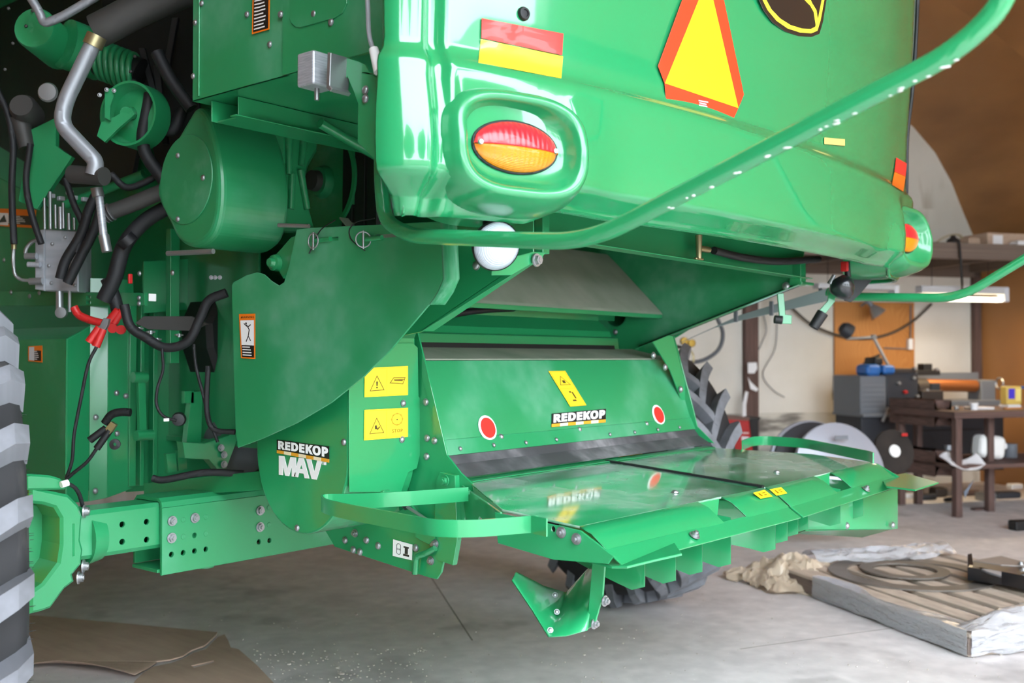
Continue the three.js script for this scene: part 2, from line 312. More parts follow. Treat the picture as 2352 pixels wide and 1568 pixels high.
// cross-section of the vault, right half from the photograph: [u, y]
const prof = [[RIGHT, 0], [RIGHT - 0.02, 2.2], [RIGHT - 0.06, 2.62], [0.22, 2.9], [0.07, 3.23], [-0.14, 3.55], [-0.43, 3.83], [-1.0, 4.2], [-2.1, 4.75], [-3.8, 5.3], [-5.4, 5.55], [-6.9, 5.62]];
const midU = (LEFT + RIGHT) / 2, half = prof.map(([u, y]) => [u, y]);
const vault = [...half, ...half.slice(0, -1).reverse().map(([u, y]) => [2 * midU - u, y])];
{
  const N = vault.length - 1;
  const g = gridG((s, t) => { const k = (1 - s) * N, i = Math.min(N - 1, Math.floor(k)), f = k - i, a = vault[i], b = vault[i + 1]; return BW(a[0] + (b[0] - a[0]) * f, a[1] + (b[1] - a[1]) * f, -0.15 + t * (DEEP + 0.15)); }, N * 2, 20, -0.16);
  const p = g.attributes.uv; for (let i = 0; i < p.count; i++) p.setXY(i, p.getX(i) * 8, p.getY(i) * 5);
  const ceil = struct('ceiling', toCreasedNormals(g, 0.5), M.arch);
  // steel rib along the end wall
  const rib = half.slice(1).map(([u, y]) => BW(u - 0.03, y - 0.02, 0.05));
  mesh('rib', tubeG(rib, 0.035, 0.1, 8, true), M.steelDark, ceil);
  const sh = new THREE.Shape(vault.map(([u, y]) => new THREE.Vector2(u, y)));
  const w = new THREE.ExtrudeGeometry(sh, { depth: 0.2, bevelEnabled: false }); w.translate(0, 0, -0.2); w.applyMatrix4(BM); struct('wall_back', w, M.endWall);
  // grubby plaster band along the foot of the end wall
  const a = inB(UW(1690, 945)), b = inB(UW(1990, 1000));
  mesh('plaster_band', bbox(a.x - 1.5, b.x, 0, a.y - 0.02, 0, 0.012), M.grime, scene.getObjectByName('wall_back'));
  // the end behind the camera: a wall with one wide doorway standing open
  const ws = new THREE.Shape(vault.map(([u, y]) => new THREE.Vector2(u, y)));
  const D0 = -7.9, rim = vault.filter(([u]) => u > D0).map(([u, y]) => [u - 0.22, Math.max(0.001, y - 0.22)]);
  ws.holes.push(new THREE.Path([[D0, 0.001], ...rim, [D0, 5.25]].map(([u, y]) => new THREE.Vector2(u, y))));
  const wf = new THREE.ExtrudeGeometry(ws, { depth: 0.2, bevelEnabled: false }); wf.translate(0, 0, DEEP); wf.applyMatrix4(BM); struct('wall_front', wf, M.endWall);
}

// ================================================================ THE COMBINE HARVESTER: x across, z to its rear, y up
const combine = thing('combine_harvester', 'large green combine harvester parked in the shed, seen from its rear left corner', 'combine harvester');

// ---------------------------------------------------------------- rear hood
const plan = new THREE.CatmullRomCurve3([[-1.458, -1.648], [-1.448, -1.62], [-1.415, -1.592], [-1.31, -1.555], [-1.15, -1.51], [-0.9, -1.455], [-0.5, -1.395], [0, -1.36], [0.5, -1.355], [0.9, -1.375], [1.15, -1.405], [1.33, -1.435], [1.43, -1.49], [1.465, -1.58], [1.475, -1.72]].map(([x, z]) => V(x, 0, z)), false, 'centripetal');
const planPts = plan.getSpacedPoints(240);
const planNor = planPts.map((p, i) => { const t = planPts[Math.min(240, i + 1)].clone().sub(planPts[Math.max(0, i - 1)]).normalize(); return V(-t.z, 0, t.x); });
const CREASE = 1.965;
// how far the skin stands out from the plan line at a height
const hoodProf = [[1.585, -0.09], [1.63, -0.065], [1.665, -0.05], [1.70, 0.006], [1.712, 0.018], [1.73, 0.022], [1.85, 0.028], [1.945, 0.032], [1.962, 0.027], [1.985, 0.008], [2.01, 0.002], [2.2, 0.008], [2.5, 0.03], [2.95, 0.05]];
function hoodOut(y) { const q = hoodProf; let i = 0; while (i < q.length - 2 && q[i + 1][0] < y) i++; const t = Math.min(1, Math.max(0, (y - q[i][0]) / (q[i + 1][0] - q[i][0]))); return q[i][1] + (q[i + 1][1] - q[i][1]) * t; }
const groove = (x, z) => { const d = Math.hypot(x + 1.372, z + 1.580); return -0.024 * Math.exp(-((d / 0.022) ** 4)); };
function hoodPt(s, y) {
  const p = plan.getPointAt(s), t = plan.getTangentAt(s), n = V(-t.z, 0, t.x).normalize();
  const dx = Math.abs(p.x) - 1.19, swell = 0.042 * Math.exp(-((dx / 0.275) ** 4)) * (1 - sstep(1.80, 1.925, y)) * sstep(0.5, 1.5, (dx / 0.16) ** 4 + ((y - 1.787) / 0.108) ** 4);   // the corner swells out round the lamp pod
  p.addScaledVector(n, hoodOut(y) + groove(p.x, p.z) + swell); p.y = y; return p;
}
const rows = [1.625, 1.64, 1.66, 1.665, 1.68, 1.695, 1.70, 1.707, 1.712, 1.72, 1.73, 1.78, 1.85, 1.92, 1.945, 1.954, 1.962, 1.972, 1.985, 1.995, 2.01, 2.1, 2.2, 2.35, 2.5, 2.7, 2.95];
const cols = []; for (let i = 0; i <= 60; i++) cols.push(i / 60 * 0.12); for (let i = 1; i <= 120; i++) cols.push(0.12 + 0.88 * i / 120);
// the lower edge climbs from the corner pods to the middle, and is lowest at the corners
function hoodLow(s, y) { const p = hoodPt(s, Math.max(y, 1.6)); const corner = 1 - sstep(-1.12, -1.02, p.x); const cr = sstep(1.02, 1.12, p.x); return { p, low: 1.655 - 0.035 * Math.max(corner, cr) }; }
const hood = mesh('rear_hood', gridG((u, v) => {
  const s = cols[Math.round(u * (cols.length - 1))]; let y = rows[Math.round(v * (rows.length - 1))];
  const { low } = hoodLow(s, y); const lift = low - 1.625; y = y + lift * (1 - sstep(1.625, 1.70, y));
  return hoodPt(s, y);
}, cols.length - 1, rows.length - 1, 0.012), M.hood, combine, 'glossy green rear hood with rounded corners');
hood.geometry.computeVertexNormals();
// a point of the hood's skin behind a place in the photograph
function HU(px, py) {
  let z = -1.4, p;
  for (let k = 0; k < 12; k++) { p = U(px, py, 'z', z); let best = 1e9, bi = 0; planPts.forEach((q, i) => { const d = Math.abs(q.x - p.x); if (d < best) { best = d; bi = i; } }); z = planPts[bi].z + hoodOut(p.y) * planNor[bi].z; }
  return p;
}
// corner pods that carry the tail lights
const PODX = 1.165;
function pod(side) {
  const cx = side < 0 ? -1.19 : 1.19, zc = side < 0 ? -1.500 : -1.402, y0 = 1.79;
  const t = (side < 0 ? V(0.945, 0, 0.327) : V(0.998, 0, 0.04)).normalize(), n = V(-t.z, 0, t.x), c = V(cx, y0, zc);
  const g = grp('light_pod', hood, 'raised oval pod moulded into the hood corner'); hood.remove(g); combine.add(g);
  // rings: half width, half height up, half height down, stand-off, lean of the lower half, squareness
  const rings = [[0.225, 0.142, 0.165, -0.10, -0.10, 2.6], [0.218, 0.138, 0.165, -0.03, -0.065, 2.7], [0.202, 0.130, 0.158, 0.018, -0.036, 2.9], [0.186, 0.122, 0.142, 0.046, -0.014, 3.0], [0.176, 0.115, 0.127, 0.060, 0, 3.1], [0.168, 0.109, 0.119, 0.064, 0, 3.1], [0.158, 0.102, 0.110, 0.0635, 0, 3.1], [0.151, 0.096, 0.104, 0.058, 0, 3.1], [0.145, 0.091, 0.098, 0.042, 0, 2.9], [0.138, 0.083, 0.088, 0.024, 0, 2.6], [0.128, 0.072, 0.075, 0.014, 0, 2.3], [0.10, 0.05, 0.05, 0.010, 0, 2], [0.001, 0.001, 0.001, 0.010, 0, 2]];
  const NR = 72, pos = [], idx = [];
  for (const [a, bu, bd, off, lean, e] of rings) for (let k = 0; k < NR; k++) {
    const th = k / NR * Math.PI * 2, co = Math.cos(th), si = Math.sin(th), x = Math.sign(co) * Math.abs(co) ** (2 / e) * a, y = Math.sign(si) * Math.abs(si) ** (2 / e) * (si > 0 ? bu : bd);
    const p = c.clone().addScaledVector(t, x).addScaledVector(n, off + (y < 0 ? lean * (-y / bd) : -0.022 * (y / bu))); p.y += y; pos.push(p.x, p.y, p.z);
  }
  for (let j = 0; j < rings.length - 1; j++) for (let k = 0; k < NR; k++) { const a = j * NR + k, b = j * NR + (k + 1) % NR; idx.push(a, b, a + NR, b, b + NR, a + NR); }
  const q = new THREE.BufferGeometry(); q.setAttribute('position', new THREE.Float32BufferAttribute(pos, 3)); q.setIndex(idx); q.setAttribute('uv', new THREE.Float32BufferAttribute(new Array(pos.length / 3 * 2).fill(0), 2));
  q.computeVertexNormals(); mesh('pod_shell', q, M.pod, g);
  // the lamp: a domed oval lens, red over amber, in a dark bezel
  const L = grp('tail_light', combine, 'oval tail light, red above amber'), ax = 0.112, ay = 0.058, lc = c.clone().addScaledVector(n, 0.012).add(V(0, -0.005, 0)), cut = -0.006;
  const dome = (f0, f1) => gridG((u, v) => {
    const X = -1 + 2 * u, w = Math.sqrt(Math.max(0.0001, 1 - X * X)), lo = Math.max(-w, f0(X)), hi = Math.min(w, f1(X)), Y = lo + (hi - lo) * v;
    const h = 0.036 * Math.sqrt(Math.max(0, 1 - (X * X + Y * Y) * 0.97)) ;
    const p = lc.clone().addScaledVector(t, X * ax).addScaledVector(n, h); p.y += Y * ay; return p;
  }, 40, 18, 0.004);
  mesh('red_lens', dome((x) => -0.06 - 0.02 * x, () => 2), M.redLens, L, 'red lens'); mesh('amber_lens', dome(() => -2, (x) => -0.08 - 0.02 * x), M.amberLens, L, 'amber lens');
  const ring = []; for (let k = 0; k <= 60; k++) { const th = k / 60 * Math.PI * 2, p = lc.clone().addScaledVector(t, Math.cos(th) * ax * 1.01).addScaledVector(n, 0.002); p.y += Math.sin(th) * ay * 1.01; ring.push(p); }
  mesh('bezel', tubeG(ring, 0.004, 0.001, 8), M.black, L);
  for (const s of [-1, 1]) { const p = lc.clone().addScaledVector(t, s * ax * 0.9).addScaledVector(n, 0.016); mesh('screw', turnG([[0.0001, 0.006], [0.0055, 0.005], [0.007, 0], [0.0001, 0]], p, n, 14), M.zinc, L); }
  return { t, n, c };
}
const podL = pod(-1), podR = pod(1);
// reflective bars, sign, emblem, small fittings on the hood's skin
function hoodPlate(name, m, c, lift = 0.0015, label) {
  const nu = 10, nv = 4, g = gridG((u, v) => {
    const x = (c[0][0] * (1 - u) + c[1][0] * u) * v + (c[3][0] * (1 - u) + c[2][0] * u) * (1 - v), y = (c[0][1] * (1 - u) + c[1][1] * u) * v + (c[3][1] * (1 - u) + c[2][1] * u) * (1 - v);
    return HU(x, y).add(V(0, 0, lift + 0.0012));
  }, nu, nv, 0.0012);
  return mesh(name, g, m, hood, label);
}
hoodPlate('reflector_tape', M.refRed, [[1104, 43], [1291, 78], [1288, 127], [1103, 88]], 0.003, 'red reflective tape');
hoodPlate('reflector_tape', M.refYellow, [[1102, 91], [1290, 130], [1286, 180], [1096, 144]], 0.003, 'yellow reflective tape');
hoodPlate('reflector_tape', M.refRed, [[2056, 362], [2080, 376], [2077, 405], [2052, 394]], 0.004, 'small red reflective tape');
hoodPlate('reflector_tape', M.refOrange, [[2052, 395], [2077, 406], [2072, 440], [2046, 424]], 0.004, 'small orange reflective tape');
hoodPlate('caution_sticker', M.orangeTan, [[1891, 316], [1938, 320], [1938, 335], [1891, 331]], 0.003, 'small tan sticker');
{
  const p = HU(1202, 32); mesh('rubber_plug', turnG([[0.0001, 0.006], [0.008, 0.006], [0.009, 0.009], [0.014, 0.008], [0.0165, 0.003], [0.0165, 0], [0.0001, 0]], p, V(-0.25, 0, 0.97).normalize(), 28), M.black, hood);
  // slow-moving-vehicle triangle: yellow centre with a red border of three bars
  const A = [1508, 152], B = [1523, 192], C = [1527, 236], D = [1678, 280], E = [1692, 249], F = [1705, 218], T0 = [1575, 2], T1 = [1655, -6];
  // complete the triangle upwards on the sign's plane
  const p0 = HU(1523, 192), p1 = HU(1692, 249), p2 = HU(1600, 120), n = p1.clone().sub(p0).cross(p2.clone().sub(p0)).normalize();
  if (n.z < 0) n.negate();
  const q = (x, y) => UN(x, y, p0, n).addScaledVector(n, 0.006), apex = q(1622, -52), aL = q(1590, -72), aR = q(1646, -60);
  const sg = grp('slow_vehicle_sign', combine, 'red and yellow slow-vehicle triangle sign');
  mesh('border_bar', sheetG([q(...B), q(...E), q(...D), q(...C)], 0.002), M.smvRed, sg); mesh('border_bar', sheetG([q(...A), aL, apex, q(...B)], 0.002), M.smvRed, sg); mesh('border_bar', sheetG([q(...E), apex, aR, q(...F)], 0.002), M.smvRed, sg);
  mesh('centre', sheetG([q(...B), apex, q(...E)], 0.002, [], 0.0004, 0.0006), M.smvYellow, sg, 'yellow centre');
  for (const [dy, w] of [[0, 22], [5, 18], [10, 20]]) mesh('print_line', plateG([q(1600 + (22 - w) / 2, 230 + dy), q(1600 + w, 234 + dy), q(1600 + w, 237 + dy), q(1600 + (22 - w) / 2, 233 + dy)], 0.0004, 0.0004), M.pinkish, sg);
  // shield emblem, its foot in view
  const em = grp('emblem', combine, 'black and yellow shield emblem'), e0 = HU(1810, 40), en = V(-0.02, -0.08, 1).normalize(), e = (x, y, l) => UN(x, y, e0, en).addScaledVector(en, l);
  const foot = (pts, l) => pts.map(([x, y]) => e(x, y, l));
  mesh('backing', sheetG(foot([[1735, -60], [1741, 0], [1752, 25], [1772, 52], [1800, 72], [1832, 83], [1862, 85], [1880, 78], [1888, 50], [1896, 0], [1900, -60]], 0.004), 0.003), M.emblemBlack, em);
  mesh('rim', sheetG(foot([[1742, -60], [1748, 0], [1760, 24], [1780, 48], [1806, 66], [1834, 75], [1860, 77], [1874, 71], [1881, 48], [1890, 0], [1893, -60]], 0.0055), 0.0015), M.emblemYellow, em);
  mesh('field', sheetG(foot([[1750, -60], [1756, 0], [1768, 22], [1788, 43], [1812, 58], [1838, 66], [1858, 67], [1868, 62], [1875, 40], [1883, 0], [1886, -60]], 0.007), 0.0015), M.emblemBlack, em);
  mesh('leg_mark', sheetG(foot([[1838, -30], [1842, 0], [1856, 14], [1864, 28], [1869, 60], [1873, 46], [1870, 24], [1860, 8], [1854, -6], [1852, -30]], 0.0082), 0.0012), M.emblemYellow, em);
}
// right edge of the hood: dark seam and the pale edge of the side door beyond it
for (const [nm, m, off, r] of [['edge_seal', M.black, 0.004, 0.009], ['side_door_edge', M.white, 0.02, 0.006]]) {
  const pts = [[1.476, 1.78, -1.50], [1.468, 1.95, -1.475], [1.462, 2.05, -1.47], [1.462, 2.25, -1.465], [1.47, 2.5, -1.44], [1.49, 2.95, -1.42]].map(([x, y, z]) => V(x + off, y, z - off));
  mesh(nm, tubeG(pts, r, 0.05, 8, true), m, combine);
}
// lower corner guard of the right pod: black rubber wedge
mesh('corner_flap', sheetG([[1950, 604], [1966, 624], [1986, 638], [2004, 642], [1975, 676], [1955, 694], [1940, 690]].map(([x, y]) => W(x, y, 4.28)), 0.012), M.black, combine, 'black rubber flap');

// ---------------------------------------------------------------- guard rail: one bent tube round the back of the hood
{
  const L = (px, py) => U(px, py, 'x', -1.30), pts = [V(-1.30, 1.86, -1.86), V(-1.30, 1.80, -1.86), L(878, 440), L(884, 505), L(938, 541), L(1130, 549), L(1352, 556), L(2195, 118), L(2318, 0)];
  pts[0] = L(876, 330); pts[1] = L(876, 400);
  const t = pts[8].clone(); pts.push(V(t.x, t.y + 0.35, t.z + 0.02), V(t.x + 0.3, t.y + 0.55, t.z + 0.02), V(1.0, t.y + 0.55, t.z + 0.02), V(1.30, t.y + 0.35, t.z + 0.02));
  const R = (px, py) => U(px, py, 'x', 1.30);
  pts.push(R(2500, 505), R(2204, 685), R(1945, 681), R(1900, 670));
  M.rail = P({ color: GREEN, roughness: 0.3, clearcoat: 0.8, clearcoatRoughness: 0.08 });
  mesh('guard_rail', tubeG(pts, 0.0182, 0.1, 18), M.rail, combine, 'bent green tube guard rail');
  // chipped paint on the rail's underside
  const ca = L(1352, 556), cb = L(2195, 118);
  for (let k = 0; k < 26; k++) { const p = ca.clone().lerp(cb, rr(0.25, 1.0)); const th = rr(0.15, 0.6); p.y -= 0.0182 * Math.cos(th) * 0.93; p.z += 0.0182 * Math.cos(th) * 0.36; p.x -= 0.0182 * Math.sin(th); mesh('paint_chip', new THREE.SphereGeometry(rr(0.002, 0.004), 8, 5).scale(1, 0.5, rr(1, 2.4)).translate(p.x, p.y, p.z), M.white, combine); }
}

// ---------------------------------------------------------------- left side panels above the drive, with their bolts and stickers
const warnDraw = (rows, orangeTop, pic) => (x, w, h) => {
  x.fillStyle = '#f07a16'; x.fillRect(0, 0, w, h); const m = w * 0.07;
  x.fillStyle = '#1d1a18'; x.fillRect(m, m + orangeTop * h, w - 2 * m, h - 2 * m - orangeTop * h);
  if (pic) { x.fillStyle = '#f2f2f0'; x.fillRect(m, m + orangeTop * h, w - 2 * m, pic * h); }
  x.fillStyle = '#f2f2f0'; const y0 = m + orangeTop * h + (pic || 0) * h + h * 0.03, dh = (h - m - y0) / rows;
  for (let r = 0; r < rows; r++) x.fillRect(m * 1.6, y0 + r * dh, (w - 3.6 * m) * (0.7 + 0.3 * hash2(r, 3, 1)), dh * 0.42);
};
{
  const X = -1.30, z0 = U(442, 232, 'x', X).z, zs = U(652, 175, 'x', X).z, z1 = U(884, 112, 'x', X).z, yb = 2.05, yt = 3.0;
  const a = mesh('side_panel', sheetG([V(X, yb, z0), V(X, yb, zs + 0.02), V(X, yt, zs + 0.02), V(X, yt, z0)], 0.004), M.paintDust, combine);
  const b = mesh('side_panel', sheetG([V(X - 0.006, yb + 0.003, zs), V(X - 0.006, yb, z1), V(X - 0.006, yt, z1), V(X - 0.006, yt, zs)], 0.004), M.paintDust, combine);
  mesh('edge_fold', foldX([[z0 + 0.02, 0], [z0 + 0.026, 0]], 0, 0.001), M.paint, null);
  const p = (x, y, o = 0.002) => U(x, y, 'x', X - o);
  for (const [x, y] of [[444, 175], [449, 52], [464, 8], [568, 33], [620, 102]]) bolt(a, p(x, y), NX, 0.0075);
  for (const [x, y] of [[645, 33], [722, 32], [761, 51]]) bolt(b, p(x, y, 0.007), NX, 0.0085);
  mesh('fold_line', cylG(V(X - 0.002, yb + 0.01, z0 + 0.035), V(X - 0.002, yt, z0 + 0.035), 0.003, 0.003, 8), M.paint, a);
  decal(a, 'warning_sticker', canvasMat(128, 384, warnDraw(9, 0.1, 0.36)), [p(583, -78, 0.003), p(622, -88, 0.003), p(620, 68, 0.003), p(580, 79, 0.003)], 'orange and black warning sticker');
  // hatch with rounded corners
  mesh('access_hatch', sheetG([p(664, -200, 0.010), p(664, 40, 0.010), p(668, 52, 0.010), p(678, 62, 0.010), p(690, 63, 0.010), p(765, 42, 0.010), p(785, 30, 0.010), p(796, 8, 0.010), p(800, -200, 0.010)], 0.005), M.paintDust, b);
  // floor of the box and the channel bolted under it
  mesh('box_floor', sheetG([V(X, yb, z0), V(X, yb, z1), V(-0.2, yb, z1), V(-0.2, yb, z0)], 0.004), M.paint, combine);
  const cz = -2.46, ch = mesh('cross_channel', merge([boxG(1.15, 0.062, 0.005, V(-0.68, 2.018, cz)), boxG(1.15, 0.005, 0.10, V(-0.68, 1.99, cz - 0.05)), boxG(1.15, 0.062, 0.005, V(-0.70, 2.018, cz - 0.10)), boxG(1.2, 0.004, 0.03, V(-0.68, 1.988, cz + 0.012))]), M.paint, combine);
  for (const [x, y] of [[657, 262], [692, 274], [722, 281]]) bolt(ch, U(x, y, 'z', cz - 0.02).add(V(0, 0.0, 0)), V(0, -1, 0), 0.008, boltHex);
  mesh('rear_end_plate', sheetG([V(X, yb, z1 - 0.01), V(-0.3, yb, z1 - 0.01), V(-0.3, yt, z1 - 0.01), V(X, yt, z1 - 0.01)], 0.004), M.paint, combine);
}
// latch bracket beside the hood
{
  const X = -1.375, p = (x, y, o = 0) => U(x, y, 'x', X - o);
  const br = mesh('latch_bracket', sheetG([[764, 124], [822, 140], [838, 148], [850, 168], [888, 190], [890, 380], [864, 370], [821, 326], [822, 238], [812, 210], [797, 174], [792, 184], [764, 186]].map(([x, y]) => p(x, y)), 0.006), M.paint, combine);
  mesh('flange', sheetG([p(829, 168), p(834, 164), p(886, 172), p(886, 178)].map((q) => q), 0.03), M.paint, br);
  for (const [x, y] of [[840, 207], [840, 227]]) bolt(br, p(x, y, 0.002), NX, 0.009);
  const c = p(728, 165, 0.02), lt = grp('latch', combine, 'zinc spring latch block');
  mesh('latch_block', boxG(0.075, 0.082, 0.062, c, null, 0.006), M.alu, lt); mesh('latch_plate', sheetG([p(752, 120, 0.05), p(760, 121, 0.05), p(757, 196, 0.05), p(763, 204, 0.05), p(758, 210, 0.05), p(749, 202, 0.05)], 0.06), M.zinc, lt);
  mesh('latch_pin', cylG(c.clone().add(V(0.0, -0.035, 0.0)), c.clone().add(V(0.0, -0.07, 0.0)), 0.006), M.zinc, lt);
  const cb = grp('wiring_lead', combine, 'grey corrugated lead with white plug');
  mesh('conduit', tubeG([p(842, -40, 0.03), p(845, 20, 0.03), p(848, 80, 0.03), p(858, 118, 0.03)], 0.0055, 0.03, 10, true), S({ color: 0x8f9094, roughness: 0.6 }), cb);
  mesh('plug', cylG(p(858, 112, 0.03), p(873, 165, 0.03), 0.011, 0.015, 10), M.white, cb);
}

// ---------------------------------------------------------------- large shield on the chopper's left side
{
  const X = -1.12, p = (x, y, o = 0) => U(x, y, 'x', X - o), out = [[681, 527], [700, 524], [1012, 508], [1018, 640], [1004, 672], [985, 700], [900, 800], [835, 865], [760, 925], [680, 972], [600, 1008], [546, 1028], [541, 990], [537, 850], [532, 655], [536, 648], [565, 632], [590, 625], [606, 630], [622, 645], [640, 656], [652, 648], [664, 610], [672, 570]];
  const slot = (x0, x1, y0, y1, s) => [[x0, y0], [x1, y0 - s], [x1, y1 - s], [x0, y1]];
  const sh = mesh('deflector_shield', sheetG(out.map(([x, y]) => p(x, y)), 0.006, [slot(735, 778, 545, 556, 3).map(([x, y]) => p(x, y)), slot(858, 910, 538, 549, 4).map(([x, y]) => p(x, y))]), M.shield, combine, 'large flat green side shield with a swept lower edge');
  // rounded rear flange
  const a = p(1012, 508), b = p(1018, 640), c = p(1004, 672), d = p(985, 700), fl = [a, b, c, d];
  mesh('flange', gridG((u, v) => { const k = v * 3, i = Math.min(2, Math.floor(k)), q = fl[i].clone().lerp(fl[i + 1], k - i); const th = u * 1.45, r = 0.032; return q.add(V(r * (1 - Math.cos(th)), 0, r * Math.sin(th) - 0.001)); }, 8, 12, -0.005), M.shield, sh);
  decal(sh, 'warning_sticker', canvasMat(160, 430, (x, w, h) => {
    warnDraw(4, 0.12, 0.56)(x, w, h); x.fillStyle = '#1d1a18'; x.font = 'bold 26px sans-serif'; x.textAlign = 'center'; x.fillText('WARNING', w * 0.55, h * 0.1);
    x.beginPath(); x.moveTo(16, h * 0.1); x.lineTo(26, h * 0.05); x.lineTo(36, h * 0.1); x.fill();
    x.strokeStyle = '#141414'; x.lineWidth = 9; x.lineCap = 'round'; x.beginPath(); x.moveTo(w * 0.45, h * 0.25); x.lineTo(w * 0.6, h * 0.36); x.lineTo(w * 0.52, h * 0.5); x.lineTo(w * 0.38, h * 0.62); x.moveTo(w * 0.52, h * 0.5); x.lineTo(w * 0.68, h * 0.6); x.stroke();
    x.beginPath(); x.moveTo(w * 0.45, h * 0.28); x.lineTo(w * 0.3, h * 0.22); x.moveTo(w * 0.52, h * 0.3); x.lineTo(w * 0.68, h * 0.25); x.stroke();
    x.beginPath(); x.arc(w * 0.42, h * 0.215, 9, 0, 7); x.fill();
  }), [p(550, 721, 0.002), p(587, 720, 0.002), p(587, 824, 0.002), p(555, 822, 0.002)], 'orange warning sticker with a tumbling figure');
  // lock pins with rings and their cords
  for (const [x, y] of [[727, 552], [842, 549]]) {
    const c0 = p(x, y, 0.006), pin = grp('lock_pin', combine, 'zinc lock pin with ring');
    mesh('pin', cylG(c0.clone().add(V(0, 0, -0.005)), c0.clone().add(V(0, 0, 0.06)), 0.007), M.paint, pin);
    const th = x < 800 ? 0 : 1.1, rg = new THREE.TorusGeometry(0.021, 0.0022, 8, 32); rg.rotateY(Math.PI / 2 + th); rg.translate(c0.x - 0.012, c0.y - 0.002, c0.z); mesh('ring', rg, M.zinc, pin);
    mesh('clip', cylG(c0.clone().add(V(-0.012, 0.022, 0)), c0.clone().add(V(-0.012, -0.028, 0)), 0.003), M.zinc, pin);
  }
  mesh('pin_cord', tubeG([p(838, 575, 0.008), p(806, 548, 0.008), p(802, 530, 0.01), p(815, 512, 0.012), p(860, 501, 0.014)], 0.0018, 0.02, 6, true), M.black, combine);
  mesh('pin_cord', tubeG([p(710, 582, 0.008), p(715, 572, 0.008), p(735, 530, 0.01), p(770, 505, 0.012)], 0.0018, 0.02, 6, true), M.black, combine);
  // pivot lug behind the shield
  const g0 = U(636, 604, 'x', -1.06), g1 = g0.clone().add(V(0.12, 0.05, 0.10));
  mesh('pivot_arm', merge([sheetG([[630, 588], [668, 545], [684, 540], [668, 612], [650, 640], [640, 622]].map(([x, y]) => U(x, y, 'x', -1.06)), 0.05), turnG([[0.0001, 0.03], [0.012, 0.03], [0.016, 0.018], [0.024, 0.015], [0.026, 0], [0.026, -0.05]], g0, NX, 24)]), M.paint, combine);
}

